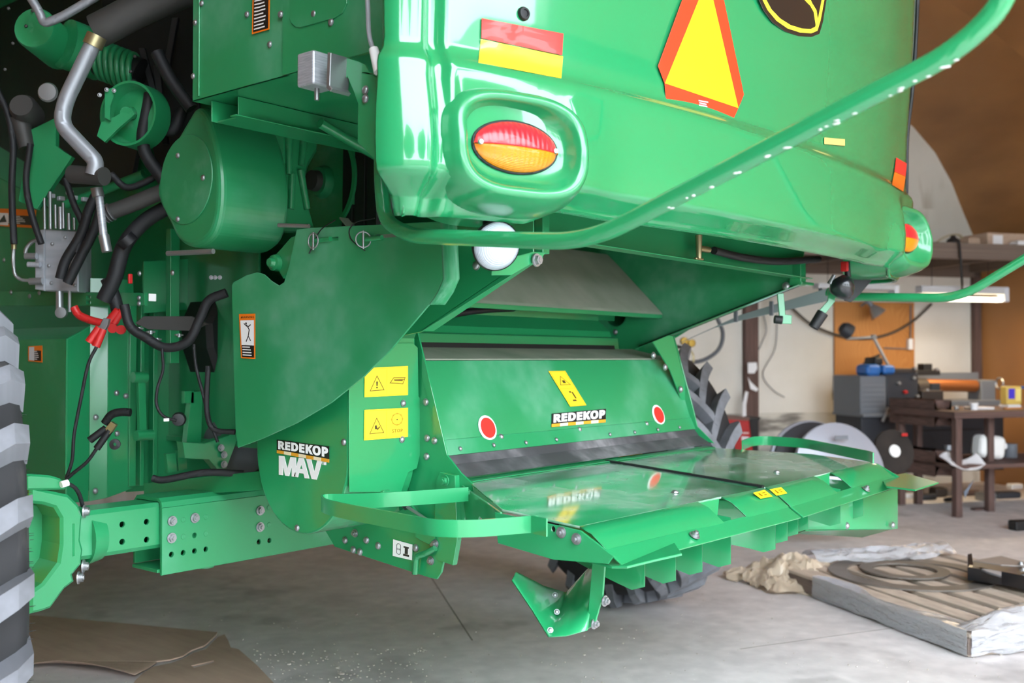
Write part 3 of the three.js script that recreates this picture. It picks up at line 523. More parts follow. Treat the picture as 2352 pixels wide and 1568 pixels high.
// ---------------------------------------------------------------- straw chopper
const ch = grp('straw_chopper', combine, 'green straw chopper with rounded drive cover');
{
  const XL = -1.05, XR = -0.775, zr = U(800, 1000, 'x', XL).z, zl = U(590, 1050, 'x', XL).z, yb = U(690, 1226, 'x', XL).y;
  const rad = (zr - zl) / 2 + 0.002, zc = (zr + zl) / 2, yc = yb + rad + 0.03;
  // drive cover: flat cheek, round foot
  const out = [[zr, 1.36], [zr, yc], ...arc2(zc, yc, rad, 0, -180, 28, rad + 0.03).slice(1), [zl, 1.36]];
  M.chop = P({ color: 0x209058, roughness: 0.33, clearcoat: 0.8, clearcoatRoughness: 0.08 });
  mesh('drive_cover', prismX(out, XL, XR - 0.004, 0.006), M.chop, ch, 'rounded green drive cover');
  const p = (x, y, o = 0) => U(x, y, 'x', XL - o), q = (x, y, o = 0) => U(x, y, 'z', zr + o);
  // access plate on the rear face with its stepped edge
  mesh('rear_access_plate', sheetG([[802, 880], [845, 842], [900, 788], [948, 787], [960, 798], [962, 910], [966, 915], [966, 1040], [958, 1075], [938, 1085], [932, 1100], [922, 1130], [803, 1130]].map(([x, y]) => q(x, y, 0.006)), 0.005), M.chop, ch);
  for (const [x, y] of [[790, 1015], [683, 1212]]) bolt(ch, p(x, y, 0.001), NX, 0.0085);
  for (const [x, y] of [[926, 926], [923, 1009]]) bolt(ch, q(x, y, 0.007), NZ, 0.009);
  // safety stickers
  const yel = (draw) => canvasMat(320, 210, (x, w, h) => { x.fillStyle = '#ffd92e'; x.fillRect(0, 0, w, h); x.strokeStyle = '#e0b400'; x.lineWidth = 3; x.strokeRect(8, 8, w - 16, h - 16); x.beginPath(); x.moveTo(w / 2, 8); x.lineTo(w / 2, h - 8); x.stroke(); x.strokeStyle = '#6b5200'; x.fillStyle = '#2a2410'; x.lineWidth = 5; x.beginPath(); x.moveTo(40, 168); x.lineTo(88, 62); x.lineTo(140, 165); x.closePath(); x.stroke(); draw(x, w, h); });
  decal(ch, 'safety_sticker', yel((x, w, h) => { x.font = 'bold 70px sans-serif'; x.textAlign = 'center'; x.fillText('!', 89, 152); x.lineWidth = 5; x.beginPath(); x.moveTo(185, 118); x.lineTo(212, 82); x.lineTo(298, 84); x.lineTo(280, 128); x.lineTo(240, 122); x.closePath(); x.moveTo(212, 96); x.lineTo(296, 96); x.stroke(); x.lineWidth = 9; x.beginPath(); x.moveTo(216, 100); x.lineTo(280, 104); x.stroke(); }), [q(837, 845, 0.007), q(936, 840, 0.007), q(936, 907, 0.007), q(836, 912, 0.007)], 'yellow sticker with exclamation triangle and open manual');
  decal(ch, 'safety_sticker', yel((x, w, h) => { x.lineWidth = 10; x.beginPath(); x.moveTo(80, 120); x.lineTo(95, 140); x.lineTo(112, 122); x.stroke(); x.fillRect(76, 112, 14, 26); x.strokeStyle = '#b08a10'; x.lineWidth = 6; x.beginPath(); x.arc(238, 78, 40, 0, 7); x.stroke(); for (let k = 0; k < 8; k++) { const a = k / 8 * 6.283; x.beginPath(); x.arc(238 + 40 * Math.cos(a), 78 + 40 * Math.sin(a), 6, 0, 7); x.fillStyle = '#b08a10'; x.fill(); } x.fillStyle = '#3a3218'; x.beginPath(); x.arc(238, 80, 5, 0, 7); x.fill(); x.fillStyle = '#8a6200'; x.font = 'bold 34px sans-serif'; x.textAlign = 'center'; x.fillText('STOP', 240, 172); }), [q(836, 941, 0.007), q(936, 936, 0.007), q(936, 1003, 0.007), q(835, 1011, 0.007)], 'yellow sticker with hand hazard triangle and the word STOP');
  // maker's lettering on the cheek
  const brand = (dark) => (x, w, h) => {
    x.fillStyle = '#15171a'; x.fillRect(0, 0, w, h); x.fillStyle = '#ffffff'; x.font = 'bold 118px sans-serif'; x.textAlign = 'center'; x.save(); x.translate(w / 2, h * 0.66); x.scale(Math.min(1.3, (w * 0.97) / x.measureText('REDEKOP').width), 1); x.fillText('REDEKOP', 0, 0); x.lineWidth = 8; x.strokeStyle = '#ffffff'; x.strokeText('REDEKOP', 0, 0); x.restore();
    for (let k = 0; k < 7; k++) { x.fillStyle = k % 2 ? '#f3e3bd' : '#e2a12c'; x.fillRect(w * k / 7, h * 0.78, w / 7 + 1, h * 0.22); }
  };
  decal(ch, 'name_sticker', canvasMat(560, 150, brand(true)), [p(637, 1009, 0.001), p(757, 1025, 0.001), p(757, 1062, 0.001), p(637, 1040, 0.001)], 'black sticker lettered REDEKOP over a striped bar');
  ch.userData.brand = undefined; delete ch.userData.brand;
  const font = await new FontLoader().loadAsync('fonts/droid/droid_sans_bold.typeface.json');
  const A = p(641, 1090, 0.001), Bx = p(742, 1103, 0.001), Up = p(641, 1046, 0.001), ex = Bx.clone().sub(A), ey = Up.clone().sub(A);
  for (const [txt, x0, w, y0, h] of [['M', 0, 0.40, 0, 1], ['A', 0.34, 0.36, 0, 1], ['V', 0.63, 0.36, 0, 1], ['TM', 0.985, 0.085, 0.78, 0.2]]) {
    const g = new TextGeometry(txt, { font, size: 1, depth: 1, curveSegments: 3, bevelEnabled: txt !== 'TM', bevelThickness: 0.001, bevelSize: 0.035, bevelSegments: 1 }); g.computeBoundingBox(); const b = g.boundingBox;
    g.translate(-b.min.x, -b.min.y, 0); g.scale(w / (b.max.x - b.min.x), h / (b.max.y - b.min.y), 0.0012); 
    g.applyMatrix4(new THREE.Matrix4().makeBasis(ex, ey, V(-1, 0, 0)).setPosition(A.clone().addScaledVector(ex, x0).addScaledVector(ey, y0)));
    mesh('letter', g, M.white, ch);
  }
  // ---- side plates of the chopper body
  const XP = -0.765, sp = (x, y, o = 0) => U(x, y, 'x', XP - o);
  const side = [[958, 758], [966, 790], [1000, 930], [1027, 1045], [1058, 1085], [1085, 1110], [1090, 1140], [1058, 1210], [1045, 1297], [1010, 1275], [930, 1230], [900, 1100], [905, 900]];
  const sl = mesh('side_plate', sheetG(side.map(([x, y]) => sp(x, y)), 0.006), M.chop, ch);
  for (const [x, y] of [[978, 923], [981, 1006], [998, 1012], [980, 1048]]) bolt(ch, sp(x, y, 0.001), NX, 0.0095);
  const low = mesh('lower_side_plate', sheetG([[745, 1215], [900, 1180], [935, 1165], [985, 1225], [1025, 1262], [1013, 1315], [1003, 1330], [985, 1326], [768, 1255]].map(([x, y]) => sp(x, y, 0.012)), 0.008), M.chop, ch);
  for (const [x, y] of [[793, 1240], [816, 1224], [842, 1240], [869, 1253], [812, 1262], [827, 1267], [955, 1258], [997, 1248], [990, 1287]]) bolt(ch, sp(x, y, 0.013), NX, 0.010, (x * y) % 3 ? boltDome : boltNut);
  decal(ch, 'lock_sticker', canvasMat(180, 160, (x, w, h) => { x.fillStyle = '#f4f4f2'; x.fillRect(0, 0, w, h); x.strokeStyle = '#222'; x.lineWidth = 5; x.beginPath(); x.arc(55, 45, 18, Math.PI, 0); x.lineTo(73, 112); x.arc(55, 112, 18, 0, Math.PI); x.closePath(); x.stroke(); x.fillStyle = '#333'; x.font = 'bold 24px sans-serif'; x.textAlign = 'center'; x.fillText('OK', 55, 88); x.fillStyle = '#2b2b2b'; x.fillRect(100, 35, 50, 16); x.fillRect(112, 50, 30, 60); x.fillRect(98, 112, 56, 22); }), [sp(904, 1238, 0.014), sp(948, 1250, 0.014), sp(947, 1286, 0.014), sp(903, 1276, 0.014)], 'white sticker with lock pictogram');
  mesh('latch_handle', tubeG([sp(1000, 1258, 0.03), sp(975, 1272, 0.03), sp(956, 1276, 0.03), sp(953, 1318, 0.03)], 0.0095, 0.03, 10), M.paint, ch);
  mesh('pivot_bracket', sheetG([[1003, 1100], [1010, 1084], [1045, 1092], [1050, 1240], [1040, 1298], [1005, 1286], [995, 1235]].map(([x, y]) => sp(x, y, 0.02)), 0.02), M.chop, ch);
  bolt(ch, sp(1022, 1103, 0.022), NX, 0.013, boltHex, M.paint); bolt(ch, sp(1000, 1248, 0.022), NX, 0.01, boltNut);
  // gas strut
  mesh('gas_strut', cylG(sp(905, 1128, 0.05), sp(935, 1165, 0.05), 0.011), M.blackGloss, ch); mesh('strut_rod', cylG(sp(935, 1163, 0.05), sp(985, 1196, 0.05), 0.005), M.zinc, ch);
  mesh('strap_plate', sheetG([[930, 1165], [945, 1160], [1000, 1235], [985, 1250], [955, 1235]].map(([x, y]) => sp(x, y, 0.03)), 0.008), M.paint, ch);
  // right side plate
  const XQ = 0.765, rp = (x, y) => U(x, y, 'x', XQ);
  mesh('side_plate', sheetG([[1465, 800], [1535, 770], [1548, 772], [1590, 930], [1602, 980], [1640, 1018], [1600, 1010], [1560, 940], [1520, 850]].map(([x, y]) => rp(x, y)), 0.006), M.chop, ch);
  mesh('side_flange', sheetG([[1500, 785], [1535, 770], [1546, 772], [1575, 880], [1592, 950], [1602, 985], [1625, 1013], [1612, 1013], [1590, 985], [1540, 850]].map(([x, y]) => U(x, y, 'z', -2.16)), 0.006), M.chop, ch);
  for (const [x, y] of [[1500, 816], [1527, 843], [1563, 894], [1582, 962]]) bolt(ch, U(x, y, 'z', -2.155), NZ, 0.012);
  // ---- housing skin over the rotor: folded sheet
  const skin = [[-2.42, 1.335], [-2.40, 1.325], [-2.222, 1.292], [-2.165, 1.118], [-2.145, 1.055], [-2.118, 1.005]];
  M.housing = M.chopTop;
  mesh('top_strip', foldX([[-2.42, 1.333], [-2.224, 1.293]].reverse(), -0.765, 0.765, 0.005), M.dusty, ch, 'dusty ledge on top of the chopper');
  mesh('housing_cover', foldX([[-2.2235, 1.290], [-2.163, 1.118], [-2.140, 1.050], [-2.136, 1.048], [-2.115, 1.004]].reverse(), -0.765, 0.765, 0.005), M.chopTop, ch, 'sloping green housing cover');
  mesh('edge_strip', foldX([[-2.4215, 1.352], [-2.418, 1.335]].reverse(), -0.765, 0.62, 0.006), M.black, ch);
  const fn = V(0, 0.33, 0.944), hp = (x, y, o = 0) => UN(x, y, V(0, 1.205, -2.193), fn).addScaledVector(fn, o), fn2 = V(0, 0.32, 0.947), hq = (x, y, o = 0) => UN(x, y, V(0, 1.084, -2.151), fn2).addScaledVector(fn2, o);
  const refl = (x, y) => { const c = hq(x, y, 0.0065), g = grp('reflector', combine, 'round red reflector with white rim'); mesh('rim', turnG([[0.0001, 0.003], [0.0385, 0.003], [0.042, 0.0015], [0.042, 0], [0.0001, 0]], c, fn2, 40), M.white, g); mesh('disc', turnG([[0.0001, 0.005], [0.033, 0.005], [0.034, 0.003], [0.0001, 0.003]], c, fn2, 40), M.refRed, g); };
  refl(1116, 984); refl(1509, 954);
  decal(ch, 'name_sticker', canvasMat(560, 150, brand(true)), [hq(1264, 951, 0.0065), hq(1388, 940, 0.0065), hq(1387, 971, 0.0065), hq(1263, 982, 0.0065)], 'black sticker lettered REDEKOP on the sloping cover');
  decal(ch, 'safety_sticker', canvasMat(120, 330, (x, w, h) => { x.fillStyle = '#ffd02e'; x.fillRect(0, 0, w, h); x.strokeStyle = '#d6a400'; x.lineWidth = 3; x.strokeRect(6, 6, w - 12, h - 12); x.beginPath(); x.moveTo(6, h / 2); x.lineTo(w - 6, h / 2); x.stroke(); x.strokeStyle = '#5b4a10'; x.lineWidth = 4; x.beginPath(); x.moveTo(24, 130); x.lineTo(60, 50); x.lineTo(96, 130); x.closePath(); x.stroke(); x.fillStyle = '#3a3010'; x.fillRect(52, 88, 20, 26); x.fillRect(70, 200, 10, 60); x.fillRect(54, 190, 14, 14); x.fillRect(44, 270, 26, 14); }), [hp(1256, 854, 0.0065), hp(1294, 853, 0.0065), hp(1343, 932, 0.0065), hp(1306, 935, 0.0065)], 'narrow yellow safety sticker lying aslant');
  for (const [x, y] of [[1148, 1004], [1328, 987], [1482, 974]]) bolt(ch, hq(x, y, 0.006), fn2, 0.0085);
  for (const [x, y] of [[1054, 1032], [1131, 1024], [1205, 1018], [1275, 1011], [1398, 999], [1455, 994], [1508, 988], [1558, 983]]) bolt(ch, UN(x, y, V(0, 1.02, -2.122), V(0, 0.45, 0.89)).add(V(0, 0.003, 0.006)), V(0, 0.45, 0.89).normalize(), 0.006);
  // rubber skirt between housing and tailboard
  mesh('rubber_skirt', foldX([[-2.122, 1.003], [-2.10, 0.975], [-2.045, 0.945]].reverse(), -0.755, 0.775, 0.006), M.skirt, ch, 'dark rubber strip between cover and tailboard');
  // inside of the throat: rear wall, dusty slide, right cheek, left cheek
  mesh('throat_wall', foldX([[-2.52, 1.55], [-2.53, 1.46], [-2.47, 1.41], [-2.46, 1.385], [-2.43, 1.38], [-2.425, 1.335]].reverse(), -0.77, 0.66, 0.006), M.paint, ch);
  mesh('straw_slide', foldX([[-2.66, 1.775], [-2.62, 1.74], [-2.372, 1.50], [-2.365, 1.49]].reverse(), -0.70, 0.925, 0.005), M.dusty, ch, 'dusty sloping straw slide');
  mesh('slide_lip', boxG(1.62, 0.018, 0.012, V(0.11, 1.484, -2.366)), M.paint, ch);
  mesh('rotor_gap', sheetG([V(-0.9, 1.47, -2.60), V(0.9, 1.47, -2.60), V(0.9, 1.7, -2.60), V(-0.9, 1.7, -2.60)], 0.004), M.paint, ch);
  mesh('drive_belt', tubeG([U(980, 738, 'z', -2.44), U(1040, 722, 'z', -2.44), U(1110, 712, 'z', -2.44), U(1180, 708, 'z', -2.44)], 0.012, 0.05, 8, true), M.black, ch);
}
// throat cheeks hung from the hood frame
{
  const R = (x, y) => U(x, y, 'x', 0.94), Lx = (x, y) => U(x, y, 'x', -0.9);
  const rc = mesh('throat_cheek', sheetG([R(1842, 655), R(1838, 590), R(1380, 520), R(1365, 690), R(1380, 800), R(1465, 803)], 0.005, [circ(R(1414, 722), 0.055, 'x', 32)]), M.shield, combine, 'right-hand sheet of the straw throat');
  mesh('cheek_flange', sheetG([R(1842, 655), R(1465, 803), R(1465, 803).add(V(-0.035, 0.0, 0)), R(1842, 655).add(V(-0.035, 0, 0))], 0.004), M.paint, rc);
  mesh('cheek_seal', tubeG([R(1470, 797).add(V(-0.004, 0, 0)), R(1835, 654).add(V(-0.004, 0, 0))], 0.008, 0.01, 8), M.black, rc);
  mesh('bearing_cup', turnG([[0.0001, -0.20], [0.05, -0.20], [0.057, -0.19], [0.057, -0.003], [0.06, -0.003], [0.06, -0.2]], R(1414, 722), NX, 32), M.paint, rc, 'deep round bearing opening');
  bolt(rc, R(1414, 762).add(V(-0.001, 0, 0)), NX, 0.01); bolt(rc, R(1813, 658).add(V(-0.03, 0, 0)), NX, 0.014);
  const lc = mesh('throat_cheek', sheetG([Lx(1225, 585), Lx(1210, 610), Lx(968, 762), Lx(930, 770), Lx(930, 560), Lx(1040, 500), Lx(1225, 505)], 0.005), M.paint, combine, 'left-hand sheet of the straw throat');
  mesh('cheek_flange', sheetG([Lx(1222, 588), Lx(968, 760), Lx(968, 760).add(V(0.05, 0.0, 0.0)), Lx(1222, 588).add(V(0.05, 0, 0))].map((p, i) => p), 0.004), M.paint, lc);
  for (const [x, y] of [[1095, 610], [1034, 651]]) bolt(lc, Lx(x, y).add(V(-0.001, 0, 0)), NX, 0.011);
  const bk = mesh('lamp_bracket', sheetG([U(1130, 615, 'z', -1.62), U(1180, 590, 'z', -1.62), U(1225, 578, 'z', -1.62), U(1254, 580, 'z', -1.62), U(1245, 592, 'z', -1.62), U(1175, 632, 'z', -1.62), U(1130, 632, 'z', -1.62)], 0.005), M.paint, combine);
  bolt(bk, U(1231, 597, 'z', -1.615), NZ, 0.013, boltHex);
  // cross beam under the hood with a drain tap and hose
  const Z = -1.75, q = (x, y, o = 0) => U(x, y, 'z', Z + o);
  const bm = mesh('rear_beam', merge([sheetG([q(1225, 470), q(1225, 548), q(1370, 570), q(1840, 642), q(1850, 560)], 0.005), sheetG([q(1225, 548), q(1840, 642), q(1840, 642).add(V(0, 0, 0.05)), q(1225, 548).add(V(0, 0, 0.05))], 0.004)]), M.paint, combine);
  mesh('beam_post', boxG(0.032, 0.2, 0.03, q(1245, 500, 0.03)), M.paint, bm);
  mesh('corner_gusset', merge([boxG(0.05, 0.11, 0.05, q(1832, 625, 0.01)), boxG(0.12, 0.012, 0.08, q(1835, 652, 0.0))]), M.paint, bm);
  const tp = grp('drain_tap', combine, 'brass drain tap with black hose'), c = q(1605, 570, 0.045);
  mesh('tap_body', cylG(c.clone().add(V(0, 0.045, 0)), c.clone().add(V(0, -0.035, 0)), 0.012, 0.009, 10), M.brass, tp); mesh('tap_handle', boxG(0.05, 0.008, 0.012, c.clone().add(V(0, -0.036, 0))), M.brass, tp); mesh('elbow', cylG(c, c.clone().add(V(0.07, 0, 0)), 0.011, 0.011, 8), M.brass, tp);
  mesh('hose', tubeG([q(1640, 575, 0.045), q(1700, 590, 0.045), q(1780, 600, 0.045), q(1880, 595, 0.045)], 0.014, 0.05, 10, true), M.hose, tp);
}
// round work light under the left pod
{
  const c = U(1142, 566, 'z', -1.56), n = V(-0.42, -0.28, 0.86).normalize(), wl = grp('work_light', combine, 'round white work light under the hood');
  mesh('lens', turnG([[0.0001, 0.022], [0.025, 0.020], [0.045, 0.013], [0.056, 0.002], [0.0585, -0.006]], c, n, 40), M.whiteLens, wl); mesh('housing', turnG([[0.059, 0.0], [0.061, -0.008], [0.05, -0.04], [0.025, -0.055], [0.0001, -0.057]], c, n, 40), M.black, wl);
  mesh('mount', cylG(c.clone().add(V(0, 0.03, -0.03)), c.clone().add(V(0, 0.09, -0.03)), 0.012), M.black, wl);
}
// right-hand lamp, lever and hook
{
  const D = 4.05, rl = grp('hazard_lamp', combine, 'black lamp head with a red plug');
  const c = W(1932, 655, D), n = V(0.1, -0.85, 0.5).normalize();
  mesh('lamp_head', turnG([[0.0001, 0.062], [0.02, 0.055], [0.042, 0.03], [0.05, 0.004], [0.047, -0.01], [0.03, -0.03], [0.0001, -0.034]], c, n, 32), M.blackGloss, rl); mesh('red_plug', boxG(0.026, 0.04, 0.03, W(1941, 612, D), null, 0.006), M.red, rl); mesh('stalk', cylG(W(1945, 600, D), W(1948, 640, D), 0.012), M.black, rl); mesh('side_knob', cylG(W(1906, 652, D), W(1916, 632, D), 0.011, 0.008), M.zinc, rl);
  const lv = grp('lever', combine, 'green lever with black grip');
  mesh('lever_arm', sheetG([[1903, 660], [1918, 662], [1918, 692], [1893, 724], [1879, 716], [1902, 690]].map(([x, y]) => W(x, y, 4.1)), 0.01), M.paint, lv); mesh('grip', cylG(W(1890, 718, 4.1), W(1868, 752, 4.1), 0.023, 0.021, 16), M.black, lv, 'black rubber grip');
  const hk = grp('door_hook', combine, 'green hook with black tip');
  mesh('hook_plate', sheetG([[1786, 675], [1800, 673], [1804, 722], [1819, 724], [1818, 744], [1792, 743]].map(([x, y]) => W(x, y, 4.0)), 0.012), M.paint, hk); mesh('tip', cylG(W(1796, 735, 4.0), W(1779, 733, 4.0), 0.017, 0.016, 14), M.black, hk, 'black rubber tip');
  // grey trough behind, seen under the throat
  const tr = mesh('spreader_trough', sheetG([W(1560, 790, 5.2), W(1700, 722, 5.05), W(1905, 660, 4.9), W(1905, 690, 4.9), W(1700, 735, 5.05), W(1640, 752, 5.1)], 0.01), S({ color: 0x83908f, roughness: 0.5, metalness: 0.3 }), combine, 'grey sheet-metal trough');
  for (const [x, y] of [[1690, 715], [1772, 700], [1885, 670]]) mesh('rib', boxG(0.012, 0.07, 0.02, W(x, y + 8, 4.95)), M.greyPaint, tr);
}

// ---------------------------------------------------------------- tailboard: two decks with a drooped lip, side cheeks, fins below
const deckY = (z) => 0.936 - 0.075 * (z + 2.05);
{
  const tb = grp('tailboard', combine, 'wide green spreading tailboard, dusty on top');
  const d = (x, z, o = 0) => V(x, deckY(z) + o, z);
  for (const s of [-1, 1]) {
    const g = 0.009, out = [[g, -2.055], [0.745, -2.04], [0.75, -2.02], [0.985, -1.70], [0.985, -1.455], [g, -1.44]];
    const deck = mesh('deck_panel', sheetG(out.map(([x, z]) => d(s * x, z)), 0.006, [], 0.0015), M.deck, tb, s < 0 ? 'left deck panel' : 'right deck panel');
    // the strip that hooks over the hinge
    mesh('hinge_strip', sheetG([[g, -2.062], [0.745, -2.05], [0.75, -2.01], [g, -2.02]].map(([x, z]) => d(s * x, z, 0.004)), 0.003), M.chop, deck);
    // lip: bends down behind, with a notch; then a second fold
    const lip = (x0, x1, cut) => {
      const z0 = (x) => -1.455 + (0.985 - x) * 0.0155, A = (x) => d(s * x, z0(x)), B = (x) => d(s * x, z0(x) + 0.035, -0.010), C = (x) => d(s * x, z0(x) + 0.085, -0.045);
      mesh('lip', gridG((u, v) => { const x = s < 0 ? x1 + (x0 - x1) * u : x0 + (x1 - x0) * u, k = (1 - v) * 2, p = k < 1 ? A(x).lerp(B(x), k) : B(x).lerp(C(x), k - 1); return p; }, 6, 4, 0.005), M.chop, deck);
      return { A, B, C };
    };
    if (s < 0) { lip(0.42, 0.985); lip(g, 0.28); } else { lip(g, 0.40); lip(0.55, 0.985); }
    const c0 = s < 0 ? 0.28 : 0.40, c1 = s < 0 ? 0.42 : 0.55, zb = -1.45;
    mesh('notch_fold', sheetG([d(s * c0, zb), d(s * c1, zb), d(s * (c0 + c1) / 2, zb + 0.03, -0.05)], 0.004), M.chop, deck);
    // rail under the lip
    mesh('lip_rail', sheetG([d(s * g, -1.36, -0.044), d(s * 0.99, -1.375, -0.040), d(s * 0.99, -1.33, -0.066), d(s * g, -1.315, -0.072)], 0.005), M.chop, tb);
    bolt(tb, d(s * 0.62, -1.345, -0.052), V(0, 0.86, 0.5), 0.011, boltNut); bolt(deck, d(s * 0.35, -1.56), NY, 0.010);
  }
  mesh('seam_dark_strip', sheetG([d(-0.0085, -2.04, 0.006), d(0.0085, -2.04, 0.006), d(0.0085, -1.445, 0.006), d(-0.0085, -1.445, 0.006)], 0.016), M.black, tb, 'black strip standing for the dark gap of the seam');  // black strip added to draw the dark gap between the decks
  const q = (x, y, X) => U(x, y, 'x', X);
  // left cheek: runs from the chopper hinge back to the lip
  const chk = mesh('side_cheek', sheetG([[-0.765, 0.925, -2.03], [-1.0, 0.903, -1.70]].flatMap(([x, y, z], i) => [V(x, y, z)]).concat([V(-1.0, 0.825, -1.68), V(-0.86, 0.86, -1.88), V(-0.80, 0.80, -1.965), V(-0.765, 0.80, -2.03)]), 0.006), M.chop, tb);
  const chk2 = mesh('side_cheek', sheetG([V(-1.004, 0.903, -1.71), V(-1.004, 0.885, -1.44), V(-1.004, 0.835, -1.345), V(-1.004, 0.815, -1.36), V(-1.004, 0.805, -1.52), V(-1.004, 0.825, -1.70)], 0.006, [circ(q(1270, 1215, -1.004), 0.009, 'x')]), M.chop, tb);
  for (const [x, y, k] of [[1243, 1210, boltNut], [1290, 1222, boltNut], [1325, 1237, boltNut]]) bolt(chk2, q(x, y, -1.005), NX, 0.0105, k);
  mesh('side_cheek', sheetG([V(1.004, 0.903, -1.71), V(1.004, 0.885, -1.44), V(1.004, 0.835, -1.345), V(1.004, 0.815, -1.36), V(1.004, 0.825, -1.70)], 0.006), M.chop, tb);
  // corner wing plates
  const wing = (s) => mesh('corner_wing', sheetG(s < 0 ? [[1283, 1242], [1380, 1262], [1545, 1240], [1566, 1270], [1500, 1285], [1440, 1300], [1405, 1300], [1280, 1268]].map(([x, y]) => U(x, y, 'y', 0.80 + 0.0001 * (x - 1283))) : [[2022, 1095], [2080, 1086], [2156, 1107], [2102, 1124], [2036, 1116]].map(([x, y]) => U(x, y, 'y', 0.84)), 0.006), M.chop, tb);
  wing(-1); wing(1);
  // steering fins hanging under the deck
  const fins = [[-0.78, -0.74, 0.70], [-0.625, -0.63, 0.69], [-0.48, -0.52, 0.69], [-0.31, -0.40, 0.685], [-0.01, -0.30, 0.685], [0.08, -0.16, 0.70], [0.16, 0.02, 0.71], [0.24, 0.16, 0.715], [0.52, 0.40, 0.70], [0.74, 0.56, 0.70]];
  for (const [xr, xf, yb] of fins) {
    const N = 8, sg = gridG((u, v) => { const t = 1 - u, x = xf + (xr - xf) * (1 - t * t), z = -1.40 - 0.30 * t, top = deckY(z) - 0.05, bot = yb - 0.005 + 0.07 * t + 0.022 * sstep(0.88, 1, u), y = bot + (top - bot) * v; return V(x, y, z); }, N, 3, 0.005);
    mesh('fin', sg, M.chop, tb);
  }
  // end plate on the right
  const ep = (x, y) => U(x, y, 'z', -1.52), pl = mesh('end_deflector', gridG((u, v) => { const t = u, px = 1835 + (2062 - 1835) * u, yt = 1190 - 70 * u, yb = 1216 - 2 * u; const p = U(px, yb + (yt - yb) * v, 'z', -1.56 + 0.16 * Math.sin(u * 1.6)); return p; }, 14, 4, 0.006), M.chop, tb);
  bolt(pl, U(1945, 1207, 'z', -1.43), NZ, 0.011); bolt(pl, U(2050, 1205, 'z', -1.39), NZ, 0.011);
  mesh('end_deflector_foot', sheetG([U(1830, 1228, 'z', -1.60), U(1850, 1217, 'z', -1.54), U(2052, 1217, 'z', -1.41), U(1980, 1232, 'z', -1.6)], 0.004), M.chop, tb);
  // small yellow stickers either side of the seam
  const lp = (x, y) => UN(x, y, V(0, 0.875, -1.40), V(0, 0.75, 0.66).normalize()), ym = canvasMat(64, 48, (x, w, h) => { x.fillStyle = '#ffcf22'; x.fillRect(0, 0, w, h); x.fillStyle = '#8a6a00'; x.fillRect(14, 12, 10, 24); x.fillRect(34, 14, 18, 6); x.fillRect(34, 28, 14, 6); });
  decal(tb, 'caution_sticker', ym, [lp(1728, 1134), lp(1754, 1127), lp(1772, 1142), lp(1745, 1147)], 'small yellow sticker', 0.004); decal(tb, 'caution_sticker', ym, [lp(1766, 1126), lp(1792, 1121), lp(1806, 1135), lp(1782, 1140)], 'small yellow sticker', 0.004);
  // flat-bar hoops at the sides
  const b = (x, y) => U(x, y, 'y', 0.905);
  const hp = [b(1075, 1140), b(900, 1153), b(800, 1151), b(738, 1150), b(742, 1162), b(800, 1175), b(1000, 1213), b(1090, 1214), b(1236, 1202)];
  hp[0].y = hp[1].y = 0.912;
  mesh('side_hoop', barG(hp, 0.04, 0.005, 0.09), M.chop, tb, 'flat-bar hoop');
  mesh('hoop_tab', barG([b(1222, 1203), b(1240, 1207), b(1258, 1211)].map((p) => p.add(V(-0.003, 0, 0))), 0.042, 0.004, 0.01), M.chop, tb);
  mesh('cable_channel', barG([b(835, 1146).add(V(0, 0.01, 0.008)), b(950, 1144).add(V(0, 0.01, 0.008)), b(1072, 1138).add(V(0, 0.01, 0.01))], 0.01, 0.014, 0.01), M.paint, tb);
  for (const x of [880, 965, 1030]) mesh('clip', boxG(0.03, 0.012, 0.012, b(x, 1137).add(V(0, 0.01, 0.01))), M.paint, tb);
  mesh('wire_end', tubeG([b(865, 1118), b(890, 1128), b(905, 1140)], 0.0016, 0.02, 6, true), M.white, tb);
  const c = (x, y) => U(x, y, 'y', 1.0);
  const rb = [[1705, 1022], [1728, 1013], [1760, 1011], [1850, 1018], [1998, 1048], [2006, 1052]].map(([x, y]) => U(x, y, 'y', 0.935)); mesh('side_hoop', barG(rb, 0.04, 0.005, 0.06), M.chop, tb, 'flat-bar hoop');
}
